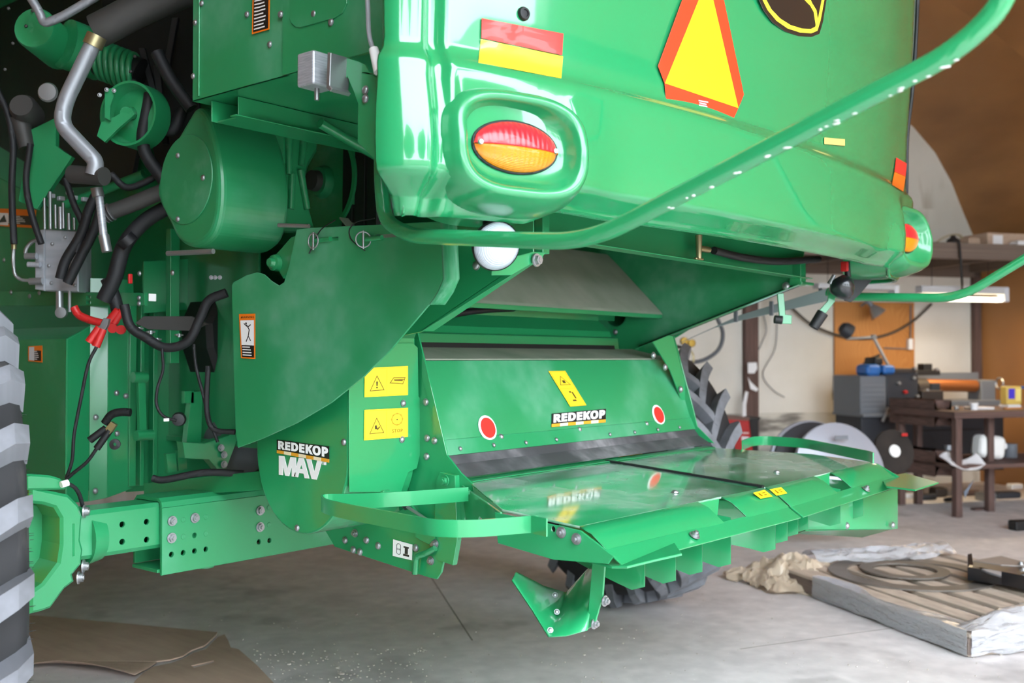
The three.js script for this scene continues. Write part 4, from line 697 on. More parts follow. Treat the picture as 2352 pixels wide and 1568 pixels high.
// scoop hanging under the left corner of the tailboard
{
  const sc = grp('chaff_scoop', combine, 'bent green scoop plate');
  const back = [[1365, 1290], [1382, 1290], [1352, 1447], [1296, 1455], [1292, 1380], [1335, 1300]];
  // hanging blade (edge-on), curved trough and tongue
  mesh('blade', sheetG([U(1360, 1292, 'x', -0.93), U(1390, 1288, 'x', -0.93), U(1384, 1370, 'x', -0.93), U(1366, 1432, 'x', -0.93), U(1348, 1446, 'x', -0.93)], 0.006), M.chop, sc);
  const A = W(1170, 1316, 2.62), Bq = W(1184, 1312, 2.66), foot = W(1270, 1466, 2.50);
  const rail = [[1178, 1330, 2.55, 1186, 1312, 2.62], [1225, 1400, 2.50, 1250, 1345, 2.72], [1262, 1460, 2.45, 1300, 1360, 2.82], [1300, 1458, 2.48, 1345, 1310, 2.80], [1350, 1447, 2.52, 1368, 1288, 2.62]];
  const at = (k, j) => { const i = Math.min(3, Math.floor(k)), f = k - i, a = rail[i], b = rail[i + 1], m = a.map((v, n) => v + (b[n] - v) * f); return j ? W(m[3], m[4], m[5]) : W(m[0], m[1], m[2]); };
  mesh('trough', gridG((u, v) => { const k = u * 4, lo = at(k, 0), hi = at(k, 1); return lo.lerp(hi, v); }, 24, 6, 0.005), M.chop, sc);
  for (const [x, y, dd] of [[1275, 1366, 2.68], [1279, 1405, 2.60], [1264, 1447, 2.47]]) bolt(sc, W(x, y, dd), V(-0.6, 0.5, 0.6).normalize(), 0.006);
  for (const [x, y] of [[1385, 1379], [1361, 1431]]) bolt(sc, U(x, y, 'x', -0.925).add(V(0.0, 0, 0.004)), NZ, 0.010, boltNut);
}

// ---------------------------------------------------------------- steering axle
{
  const Z = -2.95, ax = grp('steering_axle', combine, 'green box-section steering axle');
  const x0 = U(372, 1240, 'z', Z).x, y0 = 0.605, y1 = 0.85;
  M.axle = P({ map: dustTex(0.05, 41, 1, 1), roughness: 0.45, clearcoat: 0.4, clearcoatRoughness: 0.2 });
  // outer channel of the beam, open below at its end
  mesh('beam', foldX([[Z - 0.17, y0 + 0.02], [Z - 0.17, y1 - 0.02], [Z - 0.15, y1], [Z - 0.02, y1], [Z - 0.004, y1 - 0.012], [Z, y1 - 0.029]], x0, 1.20, 0.012), M.axle, ax);
  const hz = (x, y, r, z) => circ(U(x, y, 'z', z), r, 'z');
  mesh('beam_face', sheetG([V(x0, y0, Z), V(1.20, y0, Z), V(1.20, y1 - 0.03, Z), V(x0, y1 - 0.03, Z)], 0.012, [[447, 1229], [394, 1273], [421, 1269], [447, 1265], [473, 1261], [595, 1244], [619, 1241]].map(([x, y]) => hz(x, y, 0.0085, Z))), M.axle, ax);
  mesh('beam_floor', boxG(2.38, 0.012, 0.15, V(0, y0 + 0.012, Z - 0.09)), M.axle, ax);
  // telescoping tube
  const zt = Z - 0.02, tube = (s) => { const a = s < 0 ? -1.50 : 1.0, b = a + 0.5; mesh('tube_face', sheetG([V(a, 0.702, zt), V(b, 0.702, zt), V(b, 0.824, zt), V(a, 0.824, zt)], 0.01, s < 0 ? [[281, 1204], [337, 1198], [281, 1244], [337, 1239]].map(([x, y]) => hz(x, y, 0.009, zt)) : []), M.axle, ax); return mesh('axle_tube', merge([foldX([[Z - 0.15, 0.69], [Z - 0.15, 0.825], [Z - 0.14, 0.836], [Z - 0.03, 0.836], [zt, 0.8235]], a, b, 0.01), foldX([[zt, 0.7025], [Z - 0.03, 0.69], [Z - 0.15, 0.69]], a, b, 0.008)]), M.axle, ax); };
  const tl = tube(-1); tube(1);
  const p = (x, y, o = 0) => U(x, y, 'z', Z + o);
  for (const [x, y] of [[395, 1196], [447, 1189], [597, 1172], [597, 1210], [394, 1235]]) bolt(ax, p(x, y, 0.001), NZ, 0.0125, y > 1205 ? boltNut : boltHex);
  for (const [x, y] of [[421, 1193], [473, 1187], [421, 1232], [473, 1225], [618, 1165], [618, 1205]]) mesh('weld_plug', turnG([[0.0001, 0.001], [0.008, 0.001], [0.009, 0]], p(x, y, 0.001), NZ, 16), M.axle, ax);
  mesh('drain_boss', cylG(V(x0 + 0.2, y0 + 0.004, Z - 0.06), V(x0 + 0.2, y0 - 0.012, Z - 0.06), 0.03), M.axle, ax);
  // knuckle housing: a forked casting
  const k = (list, z, t, nm, holes = []) => mesh(nm, sheetG(list.map(([x, y]) => U(x, y, 'z', z)), t, holes, 0.008), M.axle, ax);
  k([[70, 1118], [120, 1128], [158, 1136], [182, 1160], [190, 1185], [186, 1240], [192, 1262], [188, 1296], [168, 1320], [172, 1335], [150, 1352], [118, 1396], [96, 1404], [70, 1410], [70, 1360], [98, 1340], [134, 1292], [140, 1250], [140, 1190], [126, 1166], [100, 1158], [70, 1155]], Z + 0.015, 0.16, 'knuckle_casting', [[[166, 1196], [172, 1196], [172, 1282], [166, 1284]].map(([x, y]) => U(x, y, 'z', Z + 0.015))]);
  k([[60, 1150], [128, 1166], [142, 1190], [142, 1292], [100, 1345], [60, 1360]], Z - 0.10, 0.05, 'knuckle_web');
  mesh('collar', cylG(U(188, 1235, 'z', Z - 0.08), U(222, 1230, 'z', Z - 0.08), 0.085, 0.075, 24).scale(1, 1, 1), M.axle, ax);
  for (const [x, y] of [[192, 1174], [190, 1300], [179, 1326]]) bolt(ax, U(x, y, 'z', Z - 0.01), V(0.75, 0, 0.66), 0.0145, boltHex);
  // sensor block on top with a lead
  const sb = mesh('sensor_block', sheetG([[60, 1088], [118, 1092], [138, 1098], [158, 1112], [150, 1124], [60, 1126]].map(([x, y]) => U(x, y, 'z', Z + 0.02)), 0.09, [], 0.006), M.axle, ax);
  mesh('plug', cylG(U(140, 1113, 'z', Z + 0.03), U(156, 1108, 'z', Z + 0.03), 0.01), M.white, sb);
  mesh('sensor_lead', tubeG([U(150, 1108, 'z', Z + 0.03), U(170, 1118, 'z', Z + 0.02), U(182, 1135, 'z', Z), U(190, 1162, 'z', Z - 0.02)], 0.006, 0.03, 8, true), M.hose, ax);
  // support post from beam to frame
  mesh('axle_pivot', boxG(0.5, 0.35, 0.22, V(0, 0.98, Z - 0.08)), M.axle, ax);
}

// ---------------------------------------------------------------- rear wheels: tyre carcass, bar lugs, rim
function wheel(cx, cz, phi, wdt, label) {
  const w = grp('rear_wheel', combine, label), R = 0.66, o = V(Math.cos(phi), 0, Math.sin(phi)), r = V(-Math.sin(phi), 0, Math.cos(phi)), c = V(cx, 0.72, cz), h = wdt / 2;
  const mt = new THREE.Matrix4().makeBasis(o, V(0, 1, 0), r).setPosition(c);
  const prof2 = [[0.345, -h * 0.72], [0.40, -h * 0.88], [0.50, -h * 1.0], [0.58, -h * 1.0], [0.63, -h * 0.96], [0.655, -h * 0.86], [0.665, -h * 0.5], [0.668, 0], [0.665, h * 0.5], [0.655, h * 0.86], [0.63, h * 0.96], [0.58, h], [0.50, h], [0.40, h * 0.88], [0.345, h * 0.72]];
  const lathe = (pr, seg) => { const g = new THREE.LatheGeometry(pr.map(([a, b]) => new THREE.Vector2(a, b)), seg); g.rotateZ(-Math.PI / 2); const uv = g.attributes.uv; for (let i = 0; i < uv.count; i++) uv.setXY(i, uv.getX(i) * 5, uv.getY(i) * 2); g.applyMatrix4(mt); return g; };
  const ty = mesh('tyre', lathe(prof2, 80), M.rubber, w, 'black tractor tyre');
  mesh('rim', lathe([[0.0001, -0.02], [0.2, -0.02], [0.25, 0.02], [0.32, 0.02], [0.33, -h * 0.7], [0.35, -h * 0.74], [0.352, h * 0.74], [0.33, h * 0.7], [0.0001, h * 0.3]], 48), M.refYellow, w, 'yellow wheel rim');
  // lugs: raked bars, alternately from either shoulder to past the middle
  const NL = 24;
  const lugG = (side) => {
    const n = 8, sec = [], pos = [], idx = [];
    for (let i = 0; i <= n; i++) {
      const t = i / n, x = side * (h * 1.0 - t * h * 1.12), a = -(0.03 + t * 0.36 - 0.05 * Math.sin(t * 3)), hw = 0.026 + 0.010 * t, R0 = t < 0.12 ? 0.60 : 0.655, R1 = t < 0.12 ? 0.685 : 0.722 ;
      for (const [da, rad, e] of [[-hw / 0.66 * 1.35, R0, 1], [-hw / 0.70, R1, 0.97], [hw / 0.70, R1, 0.97], [hw / 0.66 * 1.35, R0, 1]]) { const an = a + da; pos.push(x * (i === 0 ? 1.0 : 1), Math.sin(an) * rad, Math.cos(an) * rad); }
    }
    for (let i = 0; i < n; i++) for (let k = 0; k < 3; k++) { const a = i * 4 + k; side > 0 ? idx.push(a, a + 1, a + 4, a + 1, a + 5, a + 4) : idx.push(a, a + 4, a + 1, a + 1, a + 4, a + 5); }
    side > 0 ? idx.push(0, 2, 1, 0, 3, 2) : idx.push(0, 1, 2, 0, 2, 3); const e = n * 4; side > 0 ? idx.push(e, e + 1, e + 2, e, e + 2, e + 3) : idx.push(e, e + 2, e + 1, e, e + 3, e + 2);
    const g = new THREE.BufferGeometry(); g.setAttribute('position', new THREE.Float32BufferAttribute(pos, 3)); g.setIndex(idx); g.setAttribute('uv', new THREE.Float32BufferAttribute(pos.flatMap((v, i) => i % 3 === 0 ? [pos[i] * 3, pos[i + 1] * 3] : []), 2));
    return toCreasedNormals(g, 0.6);
  };
  const gl = lugG(-1), gr = lugG(1);
  for (let k = 0; k < NL; k++) for (const [g, ph] of [[gl, 0], [gr, 0.5]]) {
    const m = mesh('lug', g, M.lug, w); m.matrixAutoUpdate = false;
    const a = (k + ph) / NL * Math.PI * 2; m.applyMatrix4(mt.clone().multiply(new THREE.Matrix4().makeRotationX(a))); m.matrixAutoUpdate = true;
  }
  return w;
}
const wl = wheel(-1.67 - 0.24, -2.95 - 0.08, 20 * Math.PI / 180, 0.5, 'left rear tractor wheel, steered'), wr = wheel(1.43 + 0.205, -3.10 + 0.06, 16 * Math.PI / 180, 0.43, 'right rear tractor wheel, steered');
// moulding whiskers on the tyres' inner shoulders
{
  const hairs = (w, cx, cz, phi, h, side, n) => {
    const o = V(Math.cos(phi), 0, Math.sin(phi)), r = V(-Math.sin(phi), 0, Math.cos(phi)), c = V(cx, 0.72, cz), gs = [];
    for (let k = 0; k < n; k++) { const a = rr(0, 6.283), R = rr(0.52, 0.66), b = c.clone().addScaledVector(o, side * h * (R > 0.6 ? 0.97 : 1)).addScaledVector(r, Math.cos(a) * R).add(V(0, Math.sin(a) * R, 0)); gs.push(cylG(b, b.clone().addScaledVector(o, side * rr(0.006, 0.014)), 0.0008, 0.0005, 4)); }
    const m = mesh('moulding_whiskers', merge(gs), M.sidewall, w); m.userData.kind = 'stuff';
  };
  hairs(wl, -1.91, -3.03, 20 * Math.PI / 180, 0.25, 1, 260); hairs(wr, 1.635, -3.04, 16 * Math.PI / 180, 0.215, -1, 260);
}

// ---------------------------------------------------------------- the open left bay: body sheets, drives, hydraulics, wiring
{
  const X = (v) => (x, y) => U(x, y, 'x', v), sheetX = (par, nm, v, list, t, m = M.paint, label) => mesh(nm, sheetG(list.map(([x, y]) => U(x, y, 'x', v)), t), m, par, label);
  const sheetD = (par, nm, d, list, t, m = M.paint, label) => mesh(nm, sheetG(list.map(([x, y]) => W(x, y, d)), t), m, par, label);
  // body side behind everything, added shading deck above, belly below
  const body = mesh('body_side', sheetG([V(-0.70, 0.98, -3.1), V(-0.70, 0.98, -7), V(-0.70, 3.3, -7), V(-0.70, 3.3, -3.1)], 0.01), M.paint, combine, 'inner side sheet of the body');
  mesh('added_shade_deck', boxG(2.9, 0.03, 5.6, V(0, 2.98, -4.4)), M.paint, combine);  // unseen roof over the bay, added to keep it in shade
  mesh('body_side', sheetG([V(0.98, 1.62, -1.9), V(0.98, 1.3, -2.5), V(0.98, 0.98, -2.6), V(0.98, 0.98, -7), V(0.98, 3.0, -7), V(0.98, 3.0, -1.9)], 0.01, [circ(V(0.98, U(1414, 722, 'x', 0.94).y, U(1414, 722, 'x', 0.94).z), 0.062, 'x', 32)]), M.paint, combine);
  mesh('belly_sheet', boxG(1.7, 0.02, 4.4, V(0.14, 0.98, -4.8)), M.paint, combine);
  mesh('front_bulkhead', sheetG([V(-1.6, 0.5, -5.9), V(1.4, 0.5, -5.9), V(1.4, 3.0, -5.9), V(-1.6, 3.0, -5.9)], 0.01), M.paint, combine);
  mesh('bay_shade_sheet', sheetX(null, 'x', -0.86, [[232, -60], [455, -60], [455, 230], [470, 430], [380, 470], [330, 250], [240, 150]], 0.01, M.void).geometry, M.void, combine, 'black sheet added for the deep shade in the bay');  // black sheet added so this part of the bay reads as deep shadow
  mesh('bay_shade_panel', sheetX(null, 'x', -0.80, [[-60, -80], [260, -80], [330, 260], [300, 420], [150, 430], [-60, 300]], 0.02, M.black).geometry, M.black, combine, 'black panel added for the deep shade of the engine bay');  // black panel added to darken the bay where shade falls
  // belt guard with a round inspection plate
  {
    const XG = -1.15, out = [[358, 432], [436, 262], [446, 248], [456, 246], [472, 262], [487, 300], [501, 360], [507, 425], [503, 490], [490, 535], [466, 560], [436, 567], [408, 552], [388, 515]].map(([x, y]) => U(x, y, 'x', XG));
    const g = grp('belt_guard', combine, 'drum-shaped green belt guard');
    const cur = new THREE.CatmullRomCurve3(out, true, 'centripetal', 0.5).getPoints(80);
    mesh('guard_shell', prismX(cur.map((p) => [p.z, p.y]), XG, XG + 0.27, 0.022, [], 4), M.axle, g);
    const c = U(428, 412, 'x', XG - 0.001); mesh('inspection_plate', turnG([[0.0001, 0.003], [0.142, 0.003], [0.1435, 0.001], [0.1435, 0]], c, NX, 48), M.paintDust, g, 'round inspection plate');
    for (const [x, y] of [[409, 357], [467, 408], [409, 503]]) bolt(g, U(x, y, 'x', XG - 0.004), NX, 0.008);
    for (const [x, y, zz] of [[515, 262, 0], [541, 322, 0]]) bolt(g, U(x, y, 'z', -2.78), V(0, 0.5, 0.86), 0.008);
    mesh('guard_rod', cylG(W(385, 582, 3.2), W(490, 577, 3.1), 0.008), M.zinc, g);
  }
  // gearbox casting, pulley and belts behind the guard
  {
    const gb = grp('gearbox', combine, 'cast green gearbox leg');
    mesh('casting', sheetG([[640, 300], [668, 288], [724, 282], [740, 300], [736, 345], [716, 380], [706, 420], [716, 470], [732, 530], [648, 530], [640, 470], [636, 430], [634, 380], [640, 350]].map(([x, y]) => U(x, y, 'z', -2.74)), 0.12, [], 0.02), M.axle, gb);
    for (const [x0, y0, x1, y1] of [[664, 300, 664, 400], [672, 400, 668, 480], [690, 390, 706, 480], [700, 300, 692, 380]]) mesh('casting_rib', cylG(U(x0, y0, 'z', -2.735), U(x1, y1, 'z', -2.735), 0.013, 0.011, 10), M.axle, gb);
    const pc = U(742, 418, 'x', -0.64), pl = grp('drive_pulley', combine, 'large green pulley with black belts');
    mesh('pulley_disc', turnG([[0.0001, 0.03], [0.05, 0.03], [0.06, 0.0], [0.17, 0.0], [0.185, 0.03], [0.2, 0.03], [0.2, -0.02], [0.0001, -0.02]], pc, NX, 48), M.axle, pl);
    for (let k = 0; k < 3; k++) mesh('belt', turnG([[0.19, 0], [0.207, 0.0], [0.207, -0.045], [0.19, -0.045]], pc.clone().add(V(0.03 + k * 0.055, 0, 0)), NX, 48), M.black, pl);
    mesh('hub', turnG([[0.0001, 0.06], [0.035, 0.055], [0.04, 0.0]], pc, NX, 24), M.darkPipe, pl);
    for (const x of [788, 816, 844]) mesh('belt_run', sheetG([U(x, 320, 'x', -0.66), U(x + 22, 325, 'x', -0.66), U(x + 20, 540, 'x', -0.66), U(x - 3, 540, 'x', -0.66)], 0.02), M.black, pl);
    mesh('tie_rod', cylG(W(640, 517, 3.0), W(710, 519, 2.95), 0.006), M.zinc, combine); mesh('brace_tube', tubeG([U(735, 282, 'z', -2.42), U(780, 310, 'z', -2.42), U(868, 360, 'z', -2.42)], 0.016, 0.05, 10), M.paint, combine);
    mesh('support_web', sheetX(null, 'x', -0.42, [[600, 230], [900, 230], [900, 560], [600, 560]], 0.01).geometry, M.axle, combine);
  }
  // pipes
  const D = (list, d) => list.map(([x, y, dd]) => W(x, y, dd || d));
  const xp = grp('exhaust_pipe', combine, 'bare steel pipe with two bends');
  mesh('pipe_run', tubeG(D([[218, 92], [150, 232], [140, 285], [222, 372], [214, 402]], 3.35), 0.026, 0.10, 16), M.pipe, xp); mesh('clamp_ring', cylG(W(223, 82, 3.35), W(212, 106, 3.35), 0.032, 0.032, 20), M.brass, xp); mesh('flange_joint', cylG(W(165, 400, 3.4), W(240, 405, 3.35), 0.03, 0.03, 18), M.darkPipe, xp);
  mesh('intake_duct', tubeG(D([[222, 72], [250, 58], [330, 15], [440, -30]], 3.45), 0.056, 0.06, 18), M.darkPipe, combine, 'dark grey duct');
  mesh('coolant_pipe', tubeG(D([[62, -20], [92, 30], [100, 55], [140, 40], [200, 5], [240, -20]], 3.5), 0.015, 0.04, 10), M.pipe, combine);
  mesh('hydraulic_motor', merge([turnG([[0.0001, 0.1], [0.07, 0.1], [0.075, 0.09], [0.075, -0.1], [0.0001, -0.1]], W(110, 90, 3.7), V(-0.8, 0.1, 0.6).normalize(), 24), cylG(W(150, 100, 3.7), W(230, 130, 3.8), 0.09, 0.09, 20)]), M.axle, combine);
  const pr = grp('fan_pulley', combine, 'small green idler pulley on an arm');
  mesh('pulley_drum', turnG([[0.02, 0.01], [0.09, -0.01], [0.104, 0.035], [0.112, 0.035], [0.112, -0.05], [0.0001, -0.05]], W(308, 265, 3.55), V(-0.92, 0, 0.39).normalize(), 36), M.axle, pr); mesh('pulley_hub', cylG(W(290, 260, 3.5), W(318, 262, 3.6), 0.022), M.axle, pr);
  mesh('tension_arm', merge([sheetG(D([[222, 312], [232, 280], [262, 268], [300, 246], [310, 262], [270, 296], [240, 326]], 3.5), 0.02), sheetG(D([[240, 270], [240, 205], [258, 202], [262, 218], [252, 245], [252, 276]], 3.48), 0.015)]), M.axle, pr);
  for (const [x, y] of [[245, 206], [262, 208], [229, 218]]) bolt(pr, W(x, y, 3.47), V(-0.6, 0, 0.8).normalize(), 0.006);
  const cbt = grp('cable_bundle', combine, 'black cable bundle'); for (const [a, d] of [[[[345, 215], [330, 340], [380, 420], [400, 460]], 3.55], [[[300, 190], [350, 260], [395, 300], [420, 250]], 3.6], [[[360, 120], [390, 180], [440, 250]], 3.5]]) mesh('cable', tubeG(D(a, d), 0.022, 0.05, 8, true), M.hose, cbt);
  mesh('round_cap', turnG([[0.0001, 0.01], [0.03, 0.008], [0.035, 0], [0.0001, 0]], W(110, 212, 3.6), V(-0.7, 0, 0.7), 20), M.zinc, combine);
  for (const [x, y] of [[60, 60], [20, 20], [30, 100], [12, 160], [75, 25], [300, 165], [310, 130]]) mesh('small_fitting', turnG([[0.0001, 0.008], [0.005, 0.006], [0.006, 0]], W(x, y, 3.6), V(-0.6, 0, 0.8).normalize(), 10), M.darkPipe, combine);
  // ribbed air duct and belts in the engine bay
  const rd = grp('air_duct', combine, 'ribbed dark air duct'); for (let k = 0; k < 7; k++) { const g = new THREE.TorusGeometry(0.066, 0.011, 8, 24); g.applyQuaternion(new THREE.Quaternion().setFromUnitVectors(V(0, 0, 1), RGT)); const c = W(232 + k * 13, 138 + k * 5, 3.72); g.translate(c.x, c.y, c.z); mesh('duct_rib', g, M.axle, rd); }
  mesh('duct_core', cylG(W(228, 136, 3.72), W(322, 172, 3.72), 0.06), M.black, rd);
  for (const [x0, y0, x1, y1, w] of [[352, 150, 372, 330, 0.03], [318, 110, 345, 210, 0.025], [395, 40, 372, 170, 0.03]]) mesh('drive_belt', sheetG([W(x0, y0, 3.75), W(x0 + 14, y0, 3.75), W(x1 + 14, y1, 3.75), W(x1, y1, 3.75)], 0.02), M.black, combine);
  mesh('pump_body', merge([turnG([[0.0001, 0.05], [0.04, 0.05], [0.05, 0.03], [0.05, -0.05], [0.0001, -0.05]], W(60, 255, 3.75), V(-0.7, 0.2, 0.7).normalize(), 20), cylG(W(45, 270, 3.75), W(62, 340, 3.75), 0.035, 0.028)]), M.darkPipe, combine, 'dark pump body');
  mesh('lower_frame_arm', tubeG([W(150, 470, 3.9), W(230, 440, 3.9), W(330, 400, 3.85)], 0.018, 0.05, 10), M.axle, combine);
  for (const [a, d] of [[[[70, 330], [60, 420], [75, 500], [95, 560]], 3.7], [[[150, 410], [170, 470], [190, 520], [175, 580]], 3.68], [[[255, 400], [290, 430], [330, 420], [372, 395]], 3.58]]) mesh('bay_hose', tubeG(D(a, d), 0.012, 0.05, 8, true), M.hose, combine);
  // green side frame at the far left
  const fr = mesh('frame_panel', sheetX(null, 'x', -1.0, [[-60, 380], [60, 440], [140, 500], [150, 690], [-60, 690]], 0.01).geometry, M.axle, combine);
  mesh('channel_strut', sheetG(D([[66, 300], [128, 270], [128, 335], [165, 360], [84, 480], [42, 462]], 3.75), 0.03), M.axle, combine);
  decal(fr, 'warning_sticker', canvasMat(340, 160, (x, w, h) => { warnDraw(5, 0.2, 0)(x, w, h); x.fillStyle = '#f2f2f0'; x.fillRect(14, 40, 110, 110); x.fillStyle = '#111'; x.beginPath(); x.moveTo(40, 130); x.lineTo(90, 55); x.lineTo(110, 120); x.fill(); }), [U(-14, 478, 'x', -1.003), U(84, 482, 'x', -1.003), U(82, 524, 'x', -1.003), U(-14, 518, 'x', -1.003)], 'orange warning sticker with white pictogram');
  const slotAt = (x, y) => [[-1, -1], [1, -1], [1, 1], [-1, 1]].map(([a, b]) => U(x, y, 'x', -1.06).add(V(0, b * 0.005, a * 0.016)));
  const rail = mesh('frame_rail', sheetG([[-60, 668], [332, 672], [332, 702], [-60, 703]].map(([x, y]) => U(x, y, 'x', -1.06)), 0.012, [slotAt(203, 682), slotAt(203, 694)]), M.axle, combine);
  for (const [x, y] of [[26, 671], [91, 672], [69, 680], [320, 684], [320, 697], [321, 628], [397, 626], [10, 597]]) bolt(rail, U(x, y, 'x', -1.062), NX, 0.008);
  // hydraulic valve block
  const hv = grp('valve_block', combine, 'aluminium hydraulic valve block with fittings'), vb = 3.78;
  mesh('manifold', sheetG(D([[102, 526], [180, 530], [180, 670], [102, 668]], vb), 0.12, [], 0.004), M.alu, hv); mesh('manifold_side', sheetG(D([[80, 530], [102, 526], [102, 668], [80, 664]], vb - 0.005), 0.1, [], 0.003), M.alu, hv);
  for (const [x, w, y0, y1] of [[102, 3, 455, 526], [115, 3.5, 440, 526], [127, 3, 470, 524], [138, 4.5, 475, 526], [145, 3, 465, 524], [158, 4, 490, 528], [170, 3, 500, 528]]) mesh('spool_stem', cylG(W(x, y0, vb - 0.03), W(x + 1, y1, vb - 0.03), w * 0.0017, w * 0.0017, 10), M.zinc, hv);
  for (const [x, y] of [[140, 456], [170, 454], [160, 442], [118, 450], [195, 458]]) mesh('terminal', boxG(0.022, 0.016, 0.02, W(x, y, vb - 0.02)), M.alu, hv);
  mesh('fitting', tubeG(D([[100, 551], [75, 552], [60, 570], [58, 582]], vb - 0.02), 0.007, 0.03, 10), M.zinc, hv); mesh('solenoid', cylG(W(58, 588, vb - 0.02), W(84, 588, vb - 0.02), 0.012), M.zinc, hv); mesh('solenoid', cylG(W(64, 607, vb - 0.02), W(92, 608, vb - 0.02), 0.01), M.alu, hv); mesh('solenoid', cylG(W(68, 646, vb - 0.02), W(98, 645, vb - 0.02), 0.013), M.zinc, hv);
  mesh('steel_line', tubeG(D([[32, 560], [30, 600], [34, 632], [48, 643], [70, 644]], vb - 0.02), 0.0065, 0.04, 10), M.zinc, hv);
  mesh('feed_hose', tubeG(D([[-10, 200], [18, 262], [30, 330], [27, 430], [32, 560]], vb - 0.05), 0.012, 0.06, 10, true), M.hose, hv); mesh('ferrule', cylG(W(32, 558, vb - 0.02), W(32, 572, vb - 0.02), 0.009), M.brass, hv);
  mesh('elbow_fitting', tubeG(D([[137, 668], [137, 712], [141, 722]], vb - 0.04), 0.013, 0.02, 12), M.zinc, hv); mesh('elbow_end', turnG([[0.0001, 0.012], [0.02, 0.01], [0.02, -0.01], [0.0001, -0.012]], W(141, 718, vb - 0.05), V(-0.7, 0, 0.7), 20), M.zinc, hv); mesh('elbow_fitting', tubeG(D([[160, 668], [160, 716]], vb - 0.04), 0.006, 0.02, 10), M.zinc, hv);
  for (const [list, r] of [[[[138, 640], [150, 600], [185, 540], [205, 480], [225, 440]], 0.018], [[[155, 650], [185, 590], [215, 530], [235, 470]], 0.018]]) mesh('pressure_hose', tubeG(D(list, vb - 0.1), r, 0.05, 10, true), M.hose, hv);
  for (const [x, y] of [[150, 545], [120, 560], [172, 560], [112, 610], [168, 612], [118, 650], [172, 655]]) bolt(hv, W(x, y, vb - 0.004), V(-0.775, 0, 0.632), 0.006);
  // big hoses and a steel fitting in the middle
  const bh = grp('return_hose', combine, 'thick black return hoses');
  mesh('hose_upper', tubeG(D([[240, 492], [300, 470], [360, 445], [400, 430]], 3.55), 0.028, 0.05, 12, true), M.darkPipe, bh); mesh('hose_lower', tubeG(D([[395, 470], [330, 510], [285, 565], [262, 640], [238, 690]], 3.6), 0.027, 0.05, 12, true), M.hose, bh); mesh('hose_boot', tubeG(D([[245, 640], [262, 680], [270, 712]], 3.62), 0.022, 0.05, 12, true), M.hose, bh); mesh('cuff', cylG(W(300, 560, 3.57), W(285, 545, 3.56), 0.032), M.black, bh);
  for (const k of [0, 1, 2]) mesh('band', cylG(W(240 + k * 7, 493 - k * 3, 3.54), W(242 + k * 7, 492 - k * 3, 3.54), 0.032), M.zinc, bh);
  const ct = grp('coupler', combine, 'steel hydraulic coupler');
  mesh('coupler_nut', cylG(W(222, 432, 3.45), W(226, 452, 3.45), 0.022, 0.022, 6), M.zinc, ct); mesh('coupler_tube', cylG(W(228, 452, 3.45), W(238, 540, 3.45), 0.013), M.alu, ct); mesh('coupler_end', cylG(W(238, 540, 3.45), W(246, 578, 3.45), 0.02, 0.019, 6), M.zinc, ct);
  // lower body sheets and battery box
  const z0 = -3.635, cx = U(152, 900, 'z', z0).x, bx = U(212, 900, 'z', z0).x, ex = U(302, 900, 'z', z0).x;
  const bb = grp('battery_box', combine, 'green battery box with angled door');
  mesh('box_side', sheetG([V(cx, 1.37, z0), V(cx, 0.77, z0), V(cx, 0.77, -4.6), V(cx, 1.37, -4.6)], 0.006), M.axle, bb); mesh('box_door', sheetG([V(cx, 1.37, z0), V(bx, 1.37 + 0.05, z0 - 0.02), V(bx, 0.765, z0 - 0.02), V(cx, 0.77, z0)], 0.006), M.hood, bb); mesh('box_lid', sheetG([V(cx, 1.37, z0), V(bx, 1.42, z0 - 0.02), V(bx, 1.42, -4.6), V(cx, 1.37, -4.6)], 0.006), M.paint, bb);
  decal(bb, 'warning_sticker', canvasMat(160, 160, (x, w, h) => { warnDraw(5, 0.25, 0)(x, w, h); x.fillStyle = '#d9dade'; x.fillRect(10, 10, 60, 140); }), [U(66, 795, 'x', cx - 0.002), U(98, 793, 'x', cx - 0.002), U(98, 832, 'x', cx - 0.002), U(66, 829, 'x', cx - 0.002)], 'small orange sticker');
  const lp = mesh('lower_body_panel', merge([sheetG([V(bx, 1.6, z0 - 0.02), V(bx + 0.055, 1.6, z0 + 0.012), V(bx + 0.055, 0.775, z0 + 0.012), V(bx, 0.765, z0 - 0.02)], 0.006), sheetG([V(bx + 0.055, 1.6, z0 + 0.012), V(ex, 1.6, z0 + 0.012), V(ex, 0.80, z0 + 0.012), V(bx + 0.055, 0.775, z0 + 0.012)], 0.006)]), M.paint, combine);
  for (const [x, y] of [[268, 902], [289, 909], [220, 958], [269, 995], [219, 1127]]) bolt(lp, U(x, y, 'z', z0 + 0.014), NZ, 0.009);
  mesh('lower_body_panel', sheetG([U(290, 690, 'z', -3.68), U(560, 660, 'z', -3.68), U(560, 1110, 'z', -3.68), U(290, 1130, 'z', -3.68)], 0.006), M.paint, combine);
  for (const [x, w] of [[300, 0.03], [322, 0.018], [352, 0.02]]) mesh('panel_rib', boxG(w, 0.72, 0.035, U(x, 900, 'z', -3.63)), M.paint, combine);
  const la = grp('lever_arm', combine, 'green link lever'); mesh('link', sheetG([[318, 870], [334, 866], [338, 990], [322, 1005]].map(([x, y]) => U(x, y, 'z', -3.5)), 0.02), M.paint, la); mesh('pivot_boss', cylG(U(305, 866, 'z', -3.5), U(336, 866, 'z', -3.5), 0.02), M.paint, la); mesh('pivot_boss', cylG(U(312, 1000, 'z', -3.5), U(350, 998, 'z', -3.5), 0.02), M.paint, la);
  const bk = grp('rear_bracket', combine, 'green welded bracket');
